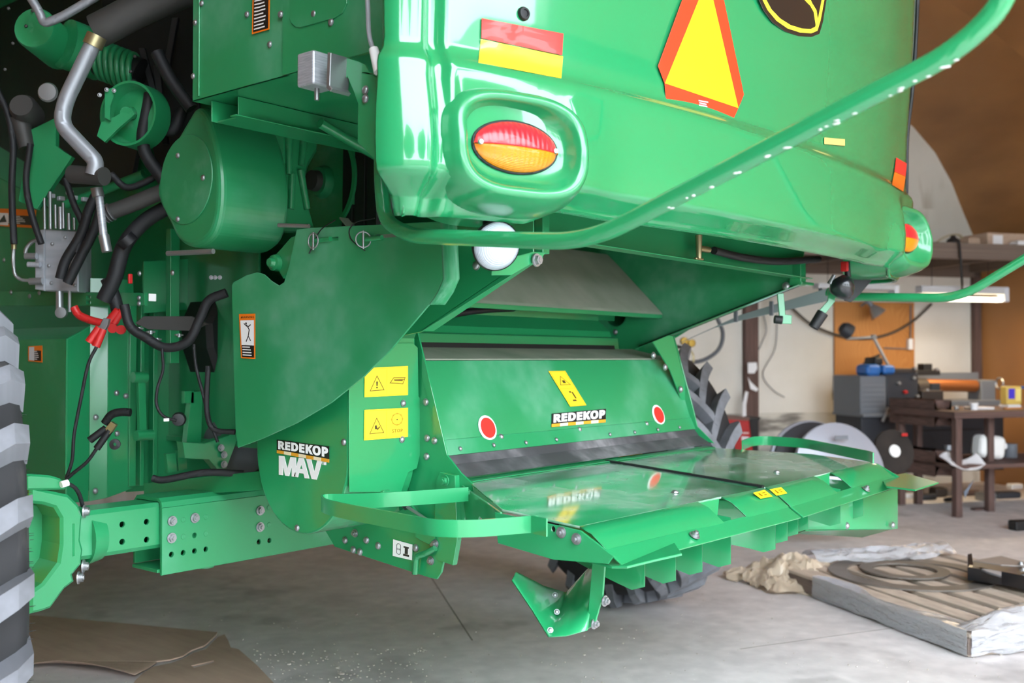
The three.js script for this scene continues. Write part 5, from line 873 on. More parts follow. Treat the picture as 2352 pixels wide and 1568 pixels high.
  mesh('upright', sheetG([[440, 900], [466, 898], [462, 1025], [428, 1020]].map(([x, y]) => U(x, y, 'z', -3.3)), 0.03), M.paint, bk); mesh('shoe', sheetG([[420, 1015], [470, 1018], [525, 1000], [538, 985], [545, 1010], [520, 1075], [500, 1078], [480, 1055], [425, 1052]].map(([x, y]) => U(x, y, 'z', -3.2)), 0.04), M.paint, bk); mesh('tab', sheetG([[424, 898], [446, 897], [446, 926], [424, 926]].map(([x, y]) => U(x, y, 'z', -3.3)), 0.02), M.paint, bk); mesh('tab', sheetG([[382, 1042], [404, 1040], [408, 1084], [386, 1086]].map(([x, y]) => U(x, y, 'z', -3.35)), 0.02), M.paint, bk); mesh('tab', sheetG([[408, 1034], [428, 1040], [430, 1078], [410, 1082]].map(([x, y]) => U(x, y, 'z', -3.35)), 0.02), M.paint, bk);
  for (const [x, y] of [[507, 1028], [514, 1044], [514, 1066]]) bolt(bk, U(x, y, 'z', -3.19), NZ, 0.01, boltHex);
  mesh('fuel_tank', sheetG([[500, 690], [545, 690], [560, 900], [530, 905], [508, 880], [482, 800], [478, 740]].map(([x, y]) => U(x, y, 'z', -3.35)), 0.2, [], 0.02), M.black, combine, 'black plastic tank');
  mesh('auger_boot', turnG([[0.06, 0.1], [0.10, 0.02], [0.12, -0.05], [0.12, -0.15]], U(572, 1050, 'z', -3.3), V(0, -0.7, 0.7), 28), S({ color: 0x55585c, roughness: 0.5 }), combine);
  mesh('tray', sheetG(D([[310, 742], [330, 726], [440, 726], [478, 744], [440, 760], [340, 756]], 3.6), 0.012), M.darkPipe, combine);
  for (const [x, y] of [[319, 754], [346, 762], [411, 769], [361, 779]]) mesh('wing_nut', merge([boxG(0.03, 0.006, 0.012, W(x, y, 3.55)), cylG(W(x, y - 3, 3.55), W(x, y + 5, 3.55), 0.007)]), M.zinc, combine);
  mesh('inner_frame_sheet', sheetG([[330, 600], [500, 590], [560, 640], [560, 700], [330, 720]].map(([x, y]) => U(x, y, 'z', -3.55)), 0.01), M.paint, combine);  // plain frame sheet in the common green paint
  mesh('upright_post', boxG(0.04, 0.5, 0.03, U(397, 680, 'z', -3.4)), M.paint, combine);
  mesh('wiring_loom', tubeG(D([[285, 700], [300, 750], [335, 775], [380, 798], [430, 785], [460, 730], [480, 690], [520, 672]], 3.45), 0.016, 0.05, 10, true), M.hose, combine, 'thick black wiring loom');
  for (const [list, r] of [[[[372, 800], [374, 850], [362, 890], [360, 930], [375, 955], [405, 966]], 0.005], [[[445, 790], [450, 840], [465, 900], [480, 960], [500, 1015]], 0.0055], [[[478, 840], [476, 950], [490, 985], [540, 992]], 0.009], [[[350, 1098], [370, 1102], [470, 1085], [560, 1088]], 0.012]]) mesh('sensor_wire', tubeG(D(list, 3.4), r, 0.04, 8, true), M.hose, combine);
  mesh('sensor_cup', turnG([[0.0001, 0.02], [0.02, 0.015], [0.024, -0.02], [0.0001, -0.02]], W(410, 963, 3.42), V(-0.6, 0, 0.8), 20), M.black, combine);
  mesh('wire_tag', boxG(0.02, 0.01, 0.004, W(382, 964, 3.38)), M.white, combine); mesh('box_tag', boxG(0.028, 0.026, 0.004, W(350, 683, 3.55)), M.white, combine); mesh('red_tag', boxG(0.015, 0.034, 0.01, W(299, 640, 3.58)), M.red, combine);
  mesh('charge_plate', sheetX(null, 'x', -0.98, [[330, 1110], [610, 1080], [610, 1125], [330, 1140]], 0.01).geometry, M.paint, combine);
  for (const [x, y] of [[485, 637], [494, 637], [505, 637]]) bolt(combine, W(x, y, 3.5), V(-0.6, 0, 0.8), 0.006);
  // red terminal boot with its clamp: jumper leads
  const T = (list, d) => list.map(([x, y]) => W(x, y, d));
  mesh('positive_lead', tubeG(T([[170, 705], [180, 722], [205, 734], [235, 742]], 3.6), 0.014, 0.03, 10, true), M.red, combine, 'red positive battery lead');
  mesh('terminal_boot', merge([cylG(W(250, 740, 3.56), W(272, 712, 3.56), 0.016, 0.014), cylG(W(262, 742, 3.56), W(280, 712, 3.56), 0.013, 0.012), turnG([[0.0001, 0.006], [0.016, 0.006], [0.016, -0.006], [0.0001, -0.006]], W(259, 754, 3.55), V(-0.7, 0, 0.7), 20), turnG([[0.0001, 0.006], [0.016, 0.006], [0.016, -0.006], [0.0001, -0.006]], W(278, 757, 3.55), V(-0.7, 0, 0.7), 20)]), M.red, combine, 'red terminal boot with caps');
}
{ // booster cables: red and black clamp joined by thin leads
  const jl = thing('booster_cable', 'pair of booster leads with one red and one black clamp hanging on the battery box', 'booster cables');
  const T = (list, d) => list.map(([x, y]) => W(x, y, d)), rp = M.red;
  const red = grp('red_clamp', jl, 'red battery clamp');
  mesh('handle', cylG(W(228, 752, 3.48), W(204, 786, 3.47), 0.013, 0.014, 12), M.red, red); mesh('handle', cylG(W(237, 756, 3.48), W(220, 796, 3.47), 0.013, 0.014, 12), M.red, red); mesh('jaw', sheetG(T([[226, 752], [238, 730], [250, 732], [246, 748], [238, 760]], 3.47), 0.02), M.zinc, red);
  const blk = grp('black_clamp', jl, 'black battery clamp');
  mesh('handle', cylG(W(243, 983, 3.45), W(206, 1011, 3.44), 0.012, 0.013, 12), M.black, blk); mesh('handle', cylG(W(252, 988, 3.45), W(222, 1030, 3.44), 0.012, 0.012, 12), M.black, blk); mesh('jaw', sheetG(T([[240, 985], [254, 968], [266, 976], [256, 992], [250, 998]], 3.44), 0.02), M.brass, blk); mesh('insulated_end', tubeG(T([[240, 972], [256, 952], [280, 946], [300, 947]], 3.5), 0.014, 0.04, 10, true), M.black, blk);
  mesh('lead', tubeG(T([[222, 796], [205, 830], [185, 920], [170, 1000], [165, 1060], [152, 1098]], 3.46), 0.006, 0.05, 8, true), M.hose, jl); mesh('lead', tubeG(T([[222, 1030], [200, 1060], [170, 1085], [152, 1100]], 3.44), 0.006, 0.05, 8, true), M.hose, jl);
  mesh('grommet', turnG([[0.006, 0.008], [0.018, 0.006], [0.018, -0.006], [0.006, -0.006]], W(264, 1020, 3.46), V(-0.6, 0, 0.8), 20), M.black, jl);
}

// ================================================================ THE WORKSHOP AGAINST THE END WALL
// steel posts on the wall
struct('trim_1', pxBox(1712, 1742, 560, 1010, 0.06, 0.06), M.rust);
struct('trim_2', pxBox(2240, 2262, 590, 1012, 0.06, 0.06), M.rust);
M.paper = S({ color: 0xe7e7ea, roughness: 0.8 });
single('paper_note', sheetG([[1718, 833], [1738, 832], [1740, 846], [1733, 857], [1718, 857]].map(([x, y]) => UW(x, y, 0.145)), 0.004), M.paper, 'crumpled white note taped high on the steel post behind the tailboard', 'note');
single('paper_note', sheetG([[1718, 866], [1724, 876], [1742, 893], [1738, 899], [1724, 893]].map(([x, y]) => UW(x, y, 0.145)), 0.004), M.paper, 'torn triangular white note half way down the steel post', 'note');
single('plastic_strip', sheetG([[1712, 898], [1719, 900], [1714, 930], [1714, 958], [1706, 956], [1706, 925]].map(([x, y]) => UW(x, y, 0.16)), 0.006), M.paper, 'long white strip hanging beside the steel post above the red box', 'strip');
// plywood panel
{
  const a = inB(UW(1918, 913, 0.03)), b = inB(UW(2100, 695, 0.03)), g = bbox(a.x, b.x, a.y, b.y, 0.005, 0.03);
  single('plywood_board', g, M.ply, 'tall plywood board fixed to the white end wall', 'board');
}
// shelf of heavy timber across the wall
{
  const sh = thing('storage_shelf', 'long timber shelf with a deep front beam high on the end wall', 'shelf');
  const yT = inB(UW(2200, 557, 1.3)).y, yB = inB(UW(2200, 594, 1.3)).y;
  mesh('front_beam', bbox(-3.6, 0.3, yB, yT, 1.24, 1.30), M.timber, sh); mesh('deck', bbox(-3.6, 0.3, yT - 0.05, yT - 0.012, 0.02, 1.24), M.timber, sh);
  for (let k = 0; k < 6; k++) mesh('joist', bbox(-3.5 + k * 0.72, -3.44 + k * 0.72, yB, yT - 0.05, 0.02, 1.24), M.timber, sh);
  mesh('wall_ledger', bbox(-3.6, 0.3, yB - 0.05, yT - 0.05, 0.005, 0.06), M.timber, sh);
  const on = (x, d) => { const p = inB(UW(x, 557, d)); return p.x; };
  const bx = thing('cardboard_box', 'cardboard box with a white label on the timber shelf', 'box'); const u0 = on(2268, 1.1), u1 = on(2420, 1.1);
  mesh('carton', bbox(u0, u1, yT - 0.012, yT + 0.13, 0.75, 1.1), M.cardboard, bx); mesh('label', bbox(u0 + 0.06, u0 + 0.17, yT + 0.02, yT + 0.11, 1.1, 1.103, 0.001), M.paper, bx);
  single('cardboard_box', bbox(on(2225, 1.0), on(2254, 1.0), yT - 0.012, yT + 0.09, 0.7, 1.0), M.cardboard, 'small plain carton beside the labelled box on the shelf', 'box');
  single('white_tub', bbox(on(2330, 1.2), on(2400, 1.2), yT - 0.012, yT + 0.05, 1.12, 1.25, 0.02), M.paper, 'low white tub on the shelf edge in front of the labelled box', 'tub');
  const lump = (x, r, hh, lab, nm) => { const u = on(x, 1.15), g = new THREE.LatheGeometry([[0.0001, hh], [r * 0.35, hh], [r * 0.45, hh * 0.8], [r * 0.9, hh * 0.62], [r, hh * 0.3], [r, 0], [0.0001, 0]].map(([a, b]) => new THREE.Vector2(a, b)), 20); g.translate(u, yT - 0.012, 1.12); g.applyMatrix4(BM); single(nm, g, M.black, lab, 'can'); };
  lump(2194, 0.06, 0.1, 'squat black oil can on the shelf above the hanging cord', 'oil_can'); lump(2124, 0.035, 0.07, 'small dark can on the shelf next to the hood edge', 'oil_can'); lump(2098, 0.03, 0.10, 'thin dark can with a bright top on the shelf by the hood', 'oil_can');
  const coil = []; for (let k = 0; k <= 60; k++) { const a = k / 60 * 6.283 * 2; coil.push(new THREE.Vector3(on(2165, 0.7) + 0.13 * Math.cos(a) * 1.3, yT + 0.05 + 0.08 * Math.sin(a) + 0.06 * Math.cos(a), 0.75 + k * 0.0006).applyMatrix4(BM)); }
  single('wire_coil', tubeG(coil, 0.008, 0.02, 6, true), S({ color: 0xb9ac90, roughness: 0.7 }), 'loose coil of pale cable on the shelf against the wall', 'coil');
  single('hanging_cord', tubeG([UW(2203, 552, 1.33), UW(2207, 600, 1.33), UW(2209, 640, 1.30), UW(2210, 672, 1.2)], 0.011, 0.03, 8, true), M.black, 'black cord hanging from the shelf beam to the lit tube lamp', 'cord');
}
// tube lamps hung under the shelf
function tubeLamp(x0, x1, y0, y1, v, on, label) {
  const L = thing('tube_lamp', label, 'lamp'), a = inB(UW(x0, y1, v)), b = inB(UW(x1, y0, v)), m = (b.y + a.y) / 2;
  mesh('housing', bbox(a.x, b.x, m + 0.012, b.y + 0.02, v - 0.10, v, 0.006), S({ color: 0xb9babd, roughness: 0.5 }), L); mesh('end_cap', bbox(b.x - 0.05, b.x, a.y, b.y + 0.014, v - 0.105, v + 0.004, 0.006), S({ color: 0xc9ccd4, roughness: 0.5 }), L);
  if (on) for (const dv of [0.03, 0.075]) { const p = new THREE.Vector3(a.x + 0.03, a.y + 0.022, v - dv).applyMatrix4(BM), q = new THREE.Vector3(b.x - 0.06, a.y + 0.022, v - dv).applyMatrix4(BM); mesh('tube', cylG(p, q, 0.02, 0.02, 14), S({ color: 0xfff3d8, emissive: 0xfff0cf, emissiveIntensity: 6, roughness: 0.4 }), L); }
  const yS = inB(UW(2200, 594, 1.3)).y;
  for (const k of [0.15, 0.8]) { const u = a.x + (b.x - a.x) * k; mesh('hanger', cylG(new THREE.Vector3(u, b.y, v - 0.05).applyMatrix4(BM), new THREE.Vector3(u, yS + 0.02, v - 0.05).applyMatrix4(BM), 0.003, 0.003, 6), M.black, L); }
  if (on) {
    const w = b.x - a.x - 0.1, l = new THREE.RectAreaLight(0xffe2b4, 75, w, 0.09); l.position.copy(new THREE.Vector3((a.x + b.x) / 2, a.y - 0.004, v - 0.05).applyMatrix4(BM)); l.quaternion.copy(BQ).multiply(new THREE.Quaternion().setFromAxisAngle(V(1, 0, 0), -Math.PI / 2)); l.name = 'tube_lamp_light'; scene.add(l);
  }
}
tubeLamp(2118, 2318, 664, 690, 1.15, true, 'lit tube lamp hung under the shelf over the bench');
tubeLamp(1880, 2066, 658, 676, 0.9, false, 'unlit tube lamp under the shelf above the plywood board');
// clamp lamps and wiring on the board
{
  const a = thing('clamp_lamp', 'grey reflector clamp lamp pointing down at the top of the plywood board', 'lamp'), c = UW(2010, 712, 0.22);
  const ax = V(0, -0.8, 0).addScaledVector(BE1, 0.55).addScaledVector(BE2, 0.25).normalize();
  mesh('reflector', turnG([[0.02, -0.05], [0.035, -0.04], [0.085, 0.06], [0.08, 0.06], [0.03, -0.035]], c, ax, 28), S({ color: 0xa5a5a6, roughness: 0.4, metalness: 0.5 }), a); mesh('socket', cylG(c.clone().addScaledVector(ax, -0.05), c.clone().addScaledVector(ax, -0.12), 0.026), M.greyPaint, a); mesh('clamp', tubeG([UW(1978, 702, 0.12), UW(1990, 694, 0.2), UW(2000, 690, 0.2)], 0.012, 0.02, 8), M.greyPaint, a);
  const b = thing('machine_lamp', 'jointed machine lamp reaching up from the lathe in front of the plywood board', 'lamp');
  mesh('lower_arm', cylG(UW(2040, 838, 0.75), UW(2006, 774, 0.75), 0.014), S({ color: 0x9aa0a6, roughness: 0.4, metalness: 0.4 }), b); mesh('upper_arm', cylG(UW(2006, 774, 0.75), UW(1945, 778, 0.75), 0.012), S({ color: 0x9aa0a6, roughness: 0.4, metalness: 0.4 }), b); mesh('joint', turnG([[0.0001, 0.02], [0.025, 0.018], [0.025, -0.018], [0.0001, -0.02]], UW(2006, 774, 0.75), BE2, 18), M.greyPaint, b);
  const hd = V(0, -0.5, 0).addScaledVector(BE1, 0.85).normalize(); mesh('lamp_head', turnG([[0.0001, -0.06], [0.05, -0.055], [0.07, -0.02], [0.075, 0.04], [0.068, 0.04]], UW(1944, 758, 0.75), hd, 24), M.greyDark, b); mesh('lamp_glass', turnG([[0.0001, 0.042], [0.068, 0.038]], UW(1944, 758, 0.75), hd, 24), S({ color: 0xfff2c8, roughness: 0.2 }), b);
  single('power_cable', tubeG([[1820, 708], [1860, 742], [1920, 768], [1990, 777], [2050, 764], [2100, 735], [2140, 698]].map(([x, y]) => UW(x, y, 0.06)), 0.013, 0.05, 8, true), S({ color: 0x4a453f, roughness: 0.7 }), 'thick grey cable sagging across the plywood board', 'cable');
  single('switch_box', boxG(0.05, 0.11, 0.04, UW(2090, 790, 0.06), BQ), M.paper, 'small white switch box at the right edge of the plywood board', 'switch'); single('conduit', tubeG([UW(2092, 700, 0.045), UW(2091, 780, 0.045)], 0.007, 0.02, 8), M.greyPaint, 'thin conduit running down to the white switch box', 'conduit'); single('conduit', tubeG([UW(2030, 799, 0.045), UW(2088, 801, 0.045)], 0.006, 0.02, 8), M.greyPaint, 'thin level conduit below the sagging cable', 'conduit');
  single('wall_wire', tubeG([[1752, 715], [1760, 760], [1748, 790], [1730, 840], [1738, 950]].map(([x, y]) => UW(x, y, 0.05)), 0.005, 0.03, 6, true), M.greyPaint, 'thin wire beside the steel post with a bend at its middle', 'wire'); single('wall_wire', tubeG([[1785, 720], [1780, 800], [1752, 860], [1775, 895], [1802, 912]].map(([x, y]) => UW(x, y, 0.03)), 0.005, 0.03, 6, true), M.greyPaint, 'thin wire on the white wall curling away to the right at its end', 'wire');
  single('air_hose', tubeG([[1645, 725], [1660, 765], [1652, 800], [1620, 825], [1562, 836]].map(([x, y]) => UW(x, y, 1.5)), 0.017, 0.04, 10, true), S({ color: 0x55595f, roughness: 0.6 }), 'grey hose looping down in front of the white wall beside the tyre', 'hose');
}
// gas bottle with gauges, partly behind the tyre
{
  const g = thing('gas_cylinder', 'slim gas cylinder with two round brass gauges behind the tractor tyre', 'gas cylinder'), v = 1.6, a = inB(UW(1572, 830, v)), p = (x, y) => UW(x, y, v);
  const body = new THREE.LatheGeometry([[0.0001, 0], [0.105, 0.01], [0.105, a.y - 0.12], [0.08, a.y - 0.04], [0.03, a.y], [0.0001, a.y]].map(([r, h]) => new THREE.Vector2(r, h)), 24); body.translate(a.x, 0, v); body.applyMatrix4(BM); mesh('bottle', body, M.greyDark, g);
  mesh('valve', cylG(p(1570, 832), p(1570, 800), 0.018), M.brass, g); for (const [x, y] of [[1571, 783], [1588, 788]]) { mesh('gauge', turnG([[0.0001, 0.02], [0.03, 0.018], [0.034, 0], [0.03, -0.02], [0.0001, -0.02]], p(x, y), BE2, 24), S({ color: 0x8f7430, roughness: 0.35, metalness: 0.7 }), g); } mesh('outlet', tubeG([p(1570, 800), p(1585, 802), p(1593, 815), p(1593, 832)], 0.009, 0.03, 8), M.brass, g); mesh('knob', cylG(p(1552, 795), p(1566, 797), 0.014), M.steelDark, g);
}
// red tool chest and a black drum by the post
{
  const t = thing('tool_case', 'red metal tool case with white lettering beyond the tyre', 'tool case'), f = (x, y, o = 0) => UW(x, y, 1.1 + o);
  mesh('case_body', sheetG([[1660, 962], [1720, 966], [1732, 1060], [1690, 1060], [1680, 1000]].map(([x, y]) => f(x, y)), 0.28), S({ color: 0xb21d1f, roughness: 0.45 }), t); mesh('case_lid', sheetG([[1657, 955], [1722, 958], [1721, 966], [1659, 962]].map(([x, y]) => f(x, y, 0.01)), 0.30), S({ color: 0x6f5148, roughness: 0.6 }), t);
  mesh('lettering', plateG([f(1668, 990), f(1722, 991), f(1722, 997), f(1668, 996)], 0.004), canvasMat(256, 32, (x, w, h) => { x.fillStyle = '#b21d1f'; x.fillRect(0, 0, w, h); x.fillStyle = '#f0e8e6'; for (let k = 0; k < 11; k++) if (k !== 7) x.fillRect(6 + k * 22, 8, 16, 18); }), t); mesh('label', plateG([f(1703, 1002), f(1720, 1003), f(1720, 1012), f(1703, 1011)], 0.004), M.paper, t);
  single('black_bin', sheetG([[1722, 962], [1748, 958], [1742, 968], [1742, 1060], [1730, 1060]].map(([x, y]) => UW(x, y, 1.0)), 0.25), M.black, 'black bin standing beside the red tool case', 'bin');
}
// round steel plates leaning in a row, and a dark disc with a white hub
{
  const disc = (nm, x, y, v, r, t, m, label) => { const c = UW(x, y, v), ax = BE2.clone().multiplyScalar(0.95).add(V(0, 0.25, 0)).normalize(); const o = thing(nm, label, 'disc', undefined); mesh('plate', turnG([[0.0001, t], [r * 0.98, t], [r, t - 0.004], [r, 0], [0.0001, 0]], c, ax, 56), m, o); return { o, c, ax }; };
  const sil = S({ color: 0xb4bccb, roughness: 0.35, metalness: 0.45 });
  const a = disc('steel_disc', 1925, 1085, 3.0, 0.34, 0.04, sil, 'bright round steel disc leaning in front of the darker-rimmed one'); mesh('slot', boxG(0.10, 0.03, 0.006, UW(1933, 1005, 3.04), BQ), M.greyPaint, a.o);
  const b = disc('steel_disc', 1872, 1082, 2.75, 0.345, 0.05, M.greyDark, 'dark round disc with a bright rolled rim behind the bright one'); mesh('rim', (() => { const g = new THREE.TorusGeometry(0.345, 0.02, 12, 60); g.applyQuaternion(new THREE.Quaternion().setFromUnitVectors(V(0, 0, 1), b.ax)); g.translate(b.c.x, b.c.y, b.c.z); return g; })(), sil, b.o);
  const d = disc('black_disc', 2050, 1037, 2.5, 0.165, 0.03, S({ map: makeTex(256, (u, v) => { const q = fbm(u * 8, v * 8, 8, 131, 4); return mix3([0.12, 0.105, 0.095], [0.2, 0.17, 0.15], q); }), roughness: 0.85 }), 'black round disc with a white centre below the lathe'); mesh('hub', turnG([[0.0001, 0.036], [0.045, 0.036], [0.048, 0.03]], d.c, d.ax, 32), M.white, d.o, 'white centre'); mesh('tag', boxG(0.05, 0.02, 0.003, UW(2078, 998, 2.54), BQ), M.red, d.o);
}
// lathe
{
  const L = thing('metal_lathe', 'grey metal-turning lathe with blue belt covers against the end wall', 'lathe'), vf = 0.95;
  const B = (nm, x0, x1, yt, yb, v, d, m, r, lab) => mesh(nm, pxBox(x0, x1, yt, yb, v, d, r), m, L, lab);
  B('gear_cabinet', 1976, 2036, 862, 952, vf, 0.45, M.greyPaint, 0.015); for (let k = 0; k < 6; k++) B('louvre', 1978, 2034, 884 + k * 11, 888 + k * 11, vf + 0.008, 0.012, M.greyPaint, 0.002);
  B('headstock', 2036, 2110, 852, 944, vf, 0.4, M.greyDark, 0.015); B('headstock_top', 2050, 2105, 846, 856, vf + 0.01, 0.3, M.steelDark, 0.006); B('control_panel', 2055, 2088, 926, 950, vf + 0.05, 0.05, M.black, 0.006);
  B('blue_cover', 1992, 2026, 836, 864, vf + 0.02, 0.2, M.blue, 0.05, 'blue belt cover'); B('blue_cover', 2029, 2058, 838, 860, vf + 0.03, 0.2, M.blue, 0.035, 'blue belt cover'); B('motor', 2010, 2030, 820, 838, vf - 0.05, 0.18, M.black, 0.02);
  mesh('chuck', cylG(UW(2096, 895, vf - 0.12), UW(2122, 895, vf - 0.12), 0.11, 0.11, 28), M.steelDark, L); mesh('workpiece', cylG(UW(2122, 884, vf - 0.12), UW(2240, 886, vf - 0.12), 0.058, 0.058, 24), S({ color: 0xa9683a, roughness: 0.45, metalness: 0.6 }), L, 'copper-coloured bar held in the chuck');
  B('splash_back', 2105, 2248, 855, 892, 0.45, 0.03, M.greyPaint, 0.005); B('bed', 2050, 2300, 918, 946, vf, 0.3, M.greyPaint, 0.008); B('carriage', 2118, 2168, 896, 938, vf + 0.05, 0.3, M.steelDark, 0.012); B('tool_post', 2140, 2160, 880, 900, vf, 0.1, M.greyDark, 0.006); B('tailstock', 2254, 2288, 872, 922, vf - 0.05, 0.2, M.greyPaint, 0.015); mesh('handwheel', turnG([[0.05, 0.01], [0.06, 0], [0.05, -0.01], [0.045, 0]], UW(2296, 880, vf - 0.12), BE1, 24), M.zinc, L); mesh('tail_bar', cylG(UW(2300, 888, vf - 0.12), UW(2360, 890, vf - 0.12), 0.012), M.blue, L);
  B('cast_base', 1978, 2104, 952, 1090, vf - 0.02, 0.42, M.greyDark, 0.01); B('cabinet_base', 2104, 2306, 958, 1085, vf - 0.02, 0.42, M.greyDark, 0.01); B('drip_tray', 1982, 2306, 946, 958, vf + 0.04, 0.5, M.greyPaint, 0.004); B('vent', 2120, 2255, 983, 990, vf - 0.01, 0.02, M.black, 0.002);
  B('parts_block', 2122, 2142, 835, 852, 0.7, 0.1, M.black, 0.006); B('parts_tray', 2104, 2160, 850, 862, 0.75, 0.2, M.black, 0.004);
  for (const [x, y] of [[2100, 846], [2098, 868], [2128, 896], [2078, 900], [2106, 910], [2063, 880], [2150, 848]]) mesh('handle_knob', turnG([[0.0001, 0.03], [0.014, 0.026], [0.018, 0.01], [0.01, 0], [0.01, -0.03]], UW(x, y, vf + 0.02), BE2, 14), x === 2078 ? M.red : M.zinc, L);
  mesh('foot_lever', cylG(UW(2040, 936, vf + 0.05), UW(2027, 968, vf + 0.06), 0.014), M.zinc, L); mesh('foot_lever', cylG(UW(2098, 930, vf + 0.05), UW(2116, 974, vf + 0.06), 0.014), M.zinc, L);
  mesh('power_lead', tubeG([UW(2020, 815, 0.3), UW(1985, 835, 0.3), UW(1976, 900, 0.3), UW(1962, 985, 0.3), UW(1962, 1060, 0.3)], 0.014, 0.05, 8, true), M.black, L);
}
// steel bench with a lower shelf
{
  const v1 = 2.05, v0 = 1.25, b = thing('steel_bench', 'brown steel workbench with a lower shelf in front of the lathe', 'bench'), fl = inB(UW(2207, 1170, v1)), yT = inB(UW(2207, 945, v1)).y, u0 = inB(UW(2196, 1000, v1)).x, uE = u0 + 1.5, ub = inB(UW(2105, 950, v0)).x;
  mesh('bench_top', bbox(u0 - 0.03, uE, yT - 0.055, yT, v0, v1 + 0.02), M.rust, b);
  for (const [u, v] of [[u0, v1], [u0, v0 + 0.06], [uE - 0.1, v1], [uE - 0.1, v0 + 0.06], [u0 + 0.48, v1 - 0.2]]) mesh('leg', bbox(u, u + 0.06, 0, yT - 0.055, v - 0.06, v), M.rust, b);
  const ys = inB(UW(2207, 1068, v1)).y; mesh('lower_shelf', bbox(u0, uE, ys - 0.035, ys, v0, v1 - 0.005), M.rust, b);
  // stub of bench that reaches towards the lathe
  mesh('side_apron', bbox(ub - 0.05, u0, yT - 0.055, yT - 0.005, v0, v0 + 0.45), M.rust, b); mesh('leg', bbox(ub - 0.04, ub + 0.02, 0, yT - 0.055, v0, v0 + 0.06), M.rust, b); mesh('lower_shelf', bbox(ub - 0.04, u0, ys - 0.035, ys, v0, v0 + 0.45), M.rust, b);
  // on the bench
  const dv = thing('battery_tester', 'yellow hand-held tester with a blue screen standing on the bench', 'tester'), tu = inB(UW(2312, 930, v1 - 0.4)).x; const tb2 = (nm, a, c, y0, y1, w0, w1, m) => mesh(nm, bbox(tu + a, tu + c, yT + y0, yT + y1, v1 - 0.4 + w0, v1 - 0.4 + w1, 0.01), m, dv);
  tb2('case', 0, 0.16, 0.03, 0.19, -0.08, 0, S({ color: 0xd8bb62, roughness: 0.5 })); tb2('screen', 0.02, 0.085, 0.08, 0.17, 0, 0.004, S({ color: 0x4a3fd0, roughness: 0.25 })); tb2('keypad', 0.095, 0.15, 0.06, 0.17, 0, 0.004, S({ color: 0xf2e08a, roughness: 0.5 })); tb2('stand', 0.0, 0.14, 0, 0.03, -0.1, 0.02, M.paper);
  const small = [['rag', 2262, 0.20, 0.022, 0.14, M.paper, 'white rag lying on the bench next to the tester', 'rag'], ['grease_tub', 2237, 0.05, 0.06, 0.05, M.paper, 'small round white tub on the bench beside the rag', 'tub'], ['socket', 2200, 0.04, 0.035, 0.03, M.zinc, 'bright steel socket lying alone on the bench corner', 'socket'], ['wrench', 2165, 0.12, 0.015, 0.03, M.zinc, 'steel wrench on the bench stub next to the lathe', 'wrench'], ['file', 2330, 0.18, 0.015, 0.03, M.ply, 'wooden-handled file on the bench in front of the tester', 'file']];
  for (const [nm, x, w, h, d, m, lab, cat] of small) { const vv = x < 2190 ? v0 + 0.3 : v1 - 0.2, q = inB(UW(x, 935, vv)).x, y = x < 2190 ? yT - 0.005 : yT; const g = nm === 'grease_tub' ? (() => { const t = new THREE.CylinderGeometry(0.035, 0.032, h, 18); t.translate(q, y + h / 2, vv); t.applyMatrix4(BM); return t; })() : bbox(q - w / 2, q + w / 2, y, y + h, vv - d, vv, h * 0.45); single(nm, g, m, lab, cat); }
  // on the lower shelf
  { const q = inB(UW(2270, 1050, v1 - 0.3)).x, g = thing('plastic_jug', 'white plastic jug lying on its side on the lower bench shelf', 'jug'), qz = BQ.clone().multiply(new THREE.Quaternion().setFromAxisAngle(V(0, 0, 1), -0.12)), p = new THREE.Vector3(q, ys + 0.115, v1 - 0.3).applyMatrix4(BM); mesh('jug_body', boxG(0.26, 0.2, 0.16, p, qz, 0.05), M.white, g); mesh('cap', cylG(new THREE.Vector3(q + 0.125, ys + 0.12, v1 - 0.3).applyMatrix4(BM), new THREE.Vector3(q + 0.17, ys + 0.115, v1 - 0.3).applyMatrix4(BM), 0.03, 0.03, 16), M.paper, g); }
  { const q = inB(UW(2222, 1060, v1)).x, g = gridG((u, v) => new THREE.Vector3(q - 0.16 + 0.34 * u, ys + 0.01 + 0.09 * v * (0.6 + 0.4 * Math.sin(u * 7)) - 0.05 * (1 - v) * Math.sin(u * 3), v1 + 0.01 - 0.14 * v + 0.015 * Math.sin(u * 11 + v * 4)).applyMatrix4(BM), 16, 6, 0.006); single('cloth', g, M.paper, 'crumpled white cloth at the edge of the lower bench shelf', 'cloth'); }
  const cans = [[2130, 0.035, 0.08, M.alu, 'bright little can on the lower shelf below the lathe end'], [2170, 0.05, 0.07, M.greyDark, 'dark tin on the lower shelf behind the front leg'], [2178, 0.03, 0.12, M.alu, 'tall bright spray can on the lower shelf'], [2320, 0.06, 0.12, M.greyPaint, 'grey paint tin on the lower bench shelf beside the bucket']];
  for (const [x, r, h, m, lab] of cans) { const vv = v0 + 0.35, q = inB(UW(x, 1060, vv)).x, g = new THREE.LatheGeometry([[0.0001, 0], [r, 0], [r, h * 0.94], [r * 1.05, h], [r * 0.9, h], [0.0001, h * 0.95]].map(([a, c]) => new THREE.Vector2(a, c)), 20); g.translate(q, ys, vv); g.applyMatrix4(BM); single('tin', g, m, lab, 'tin'); }
}
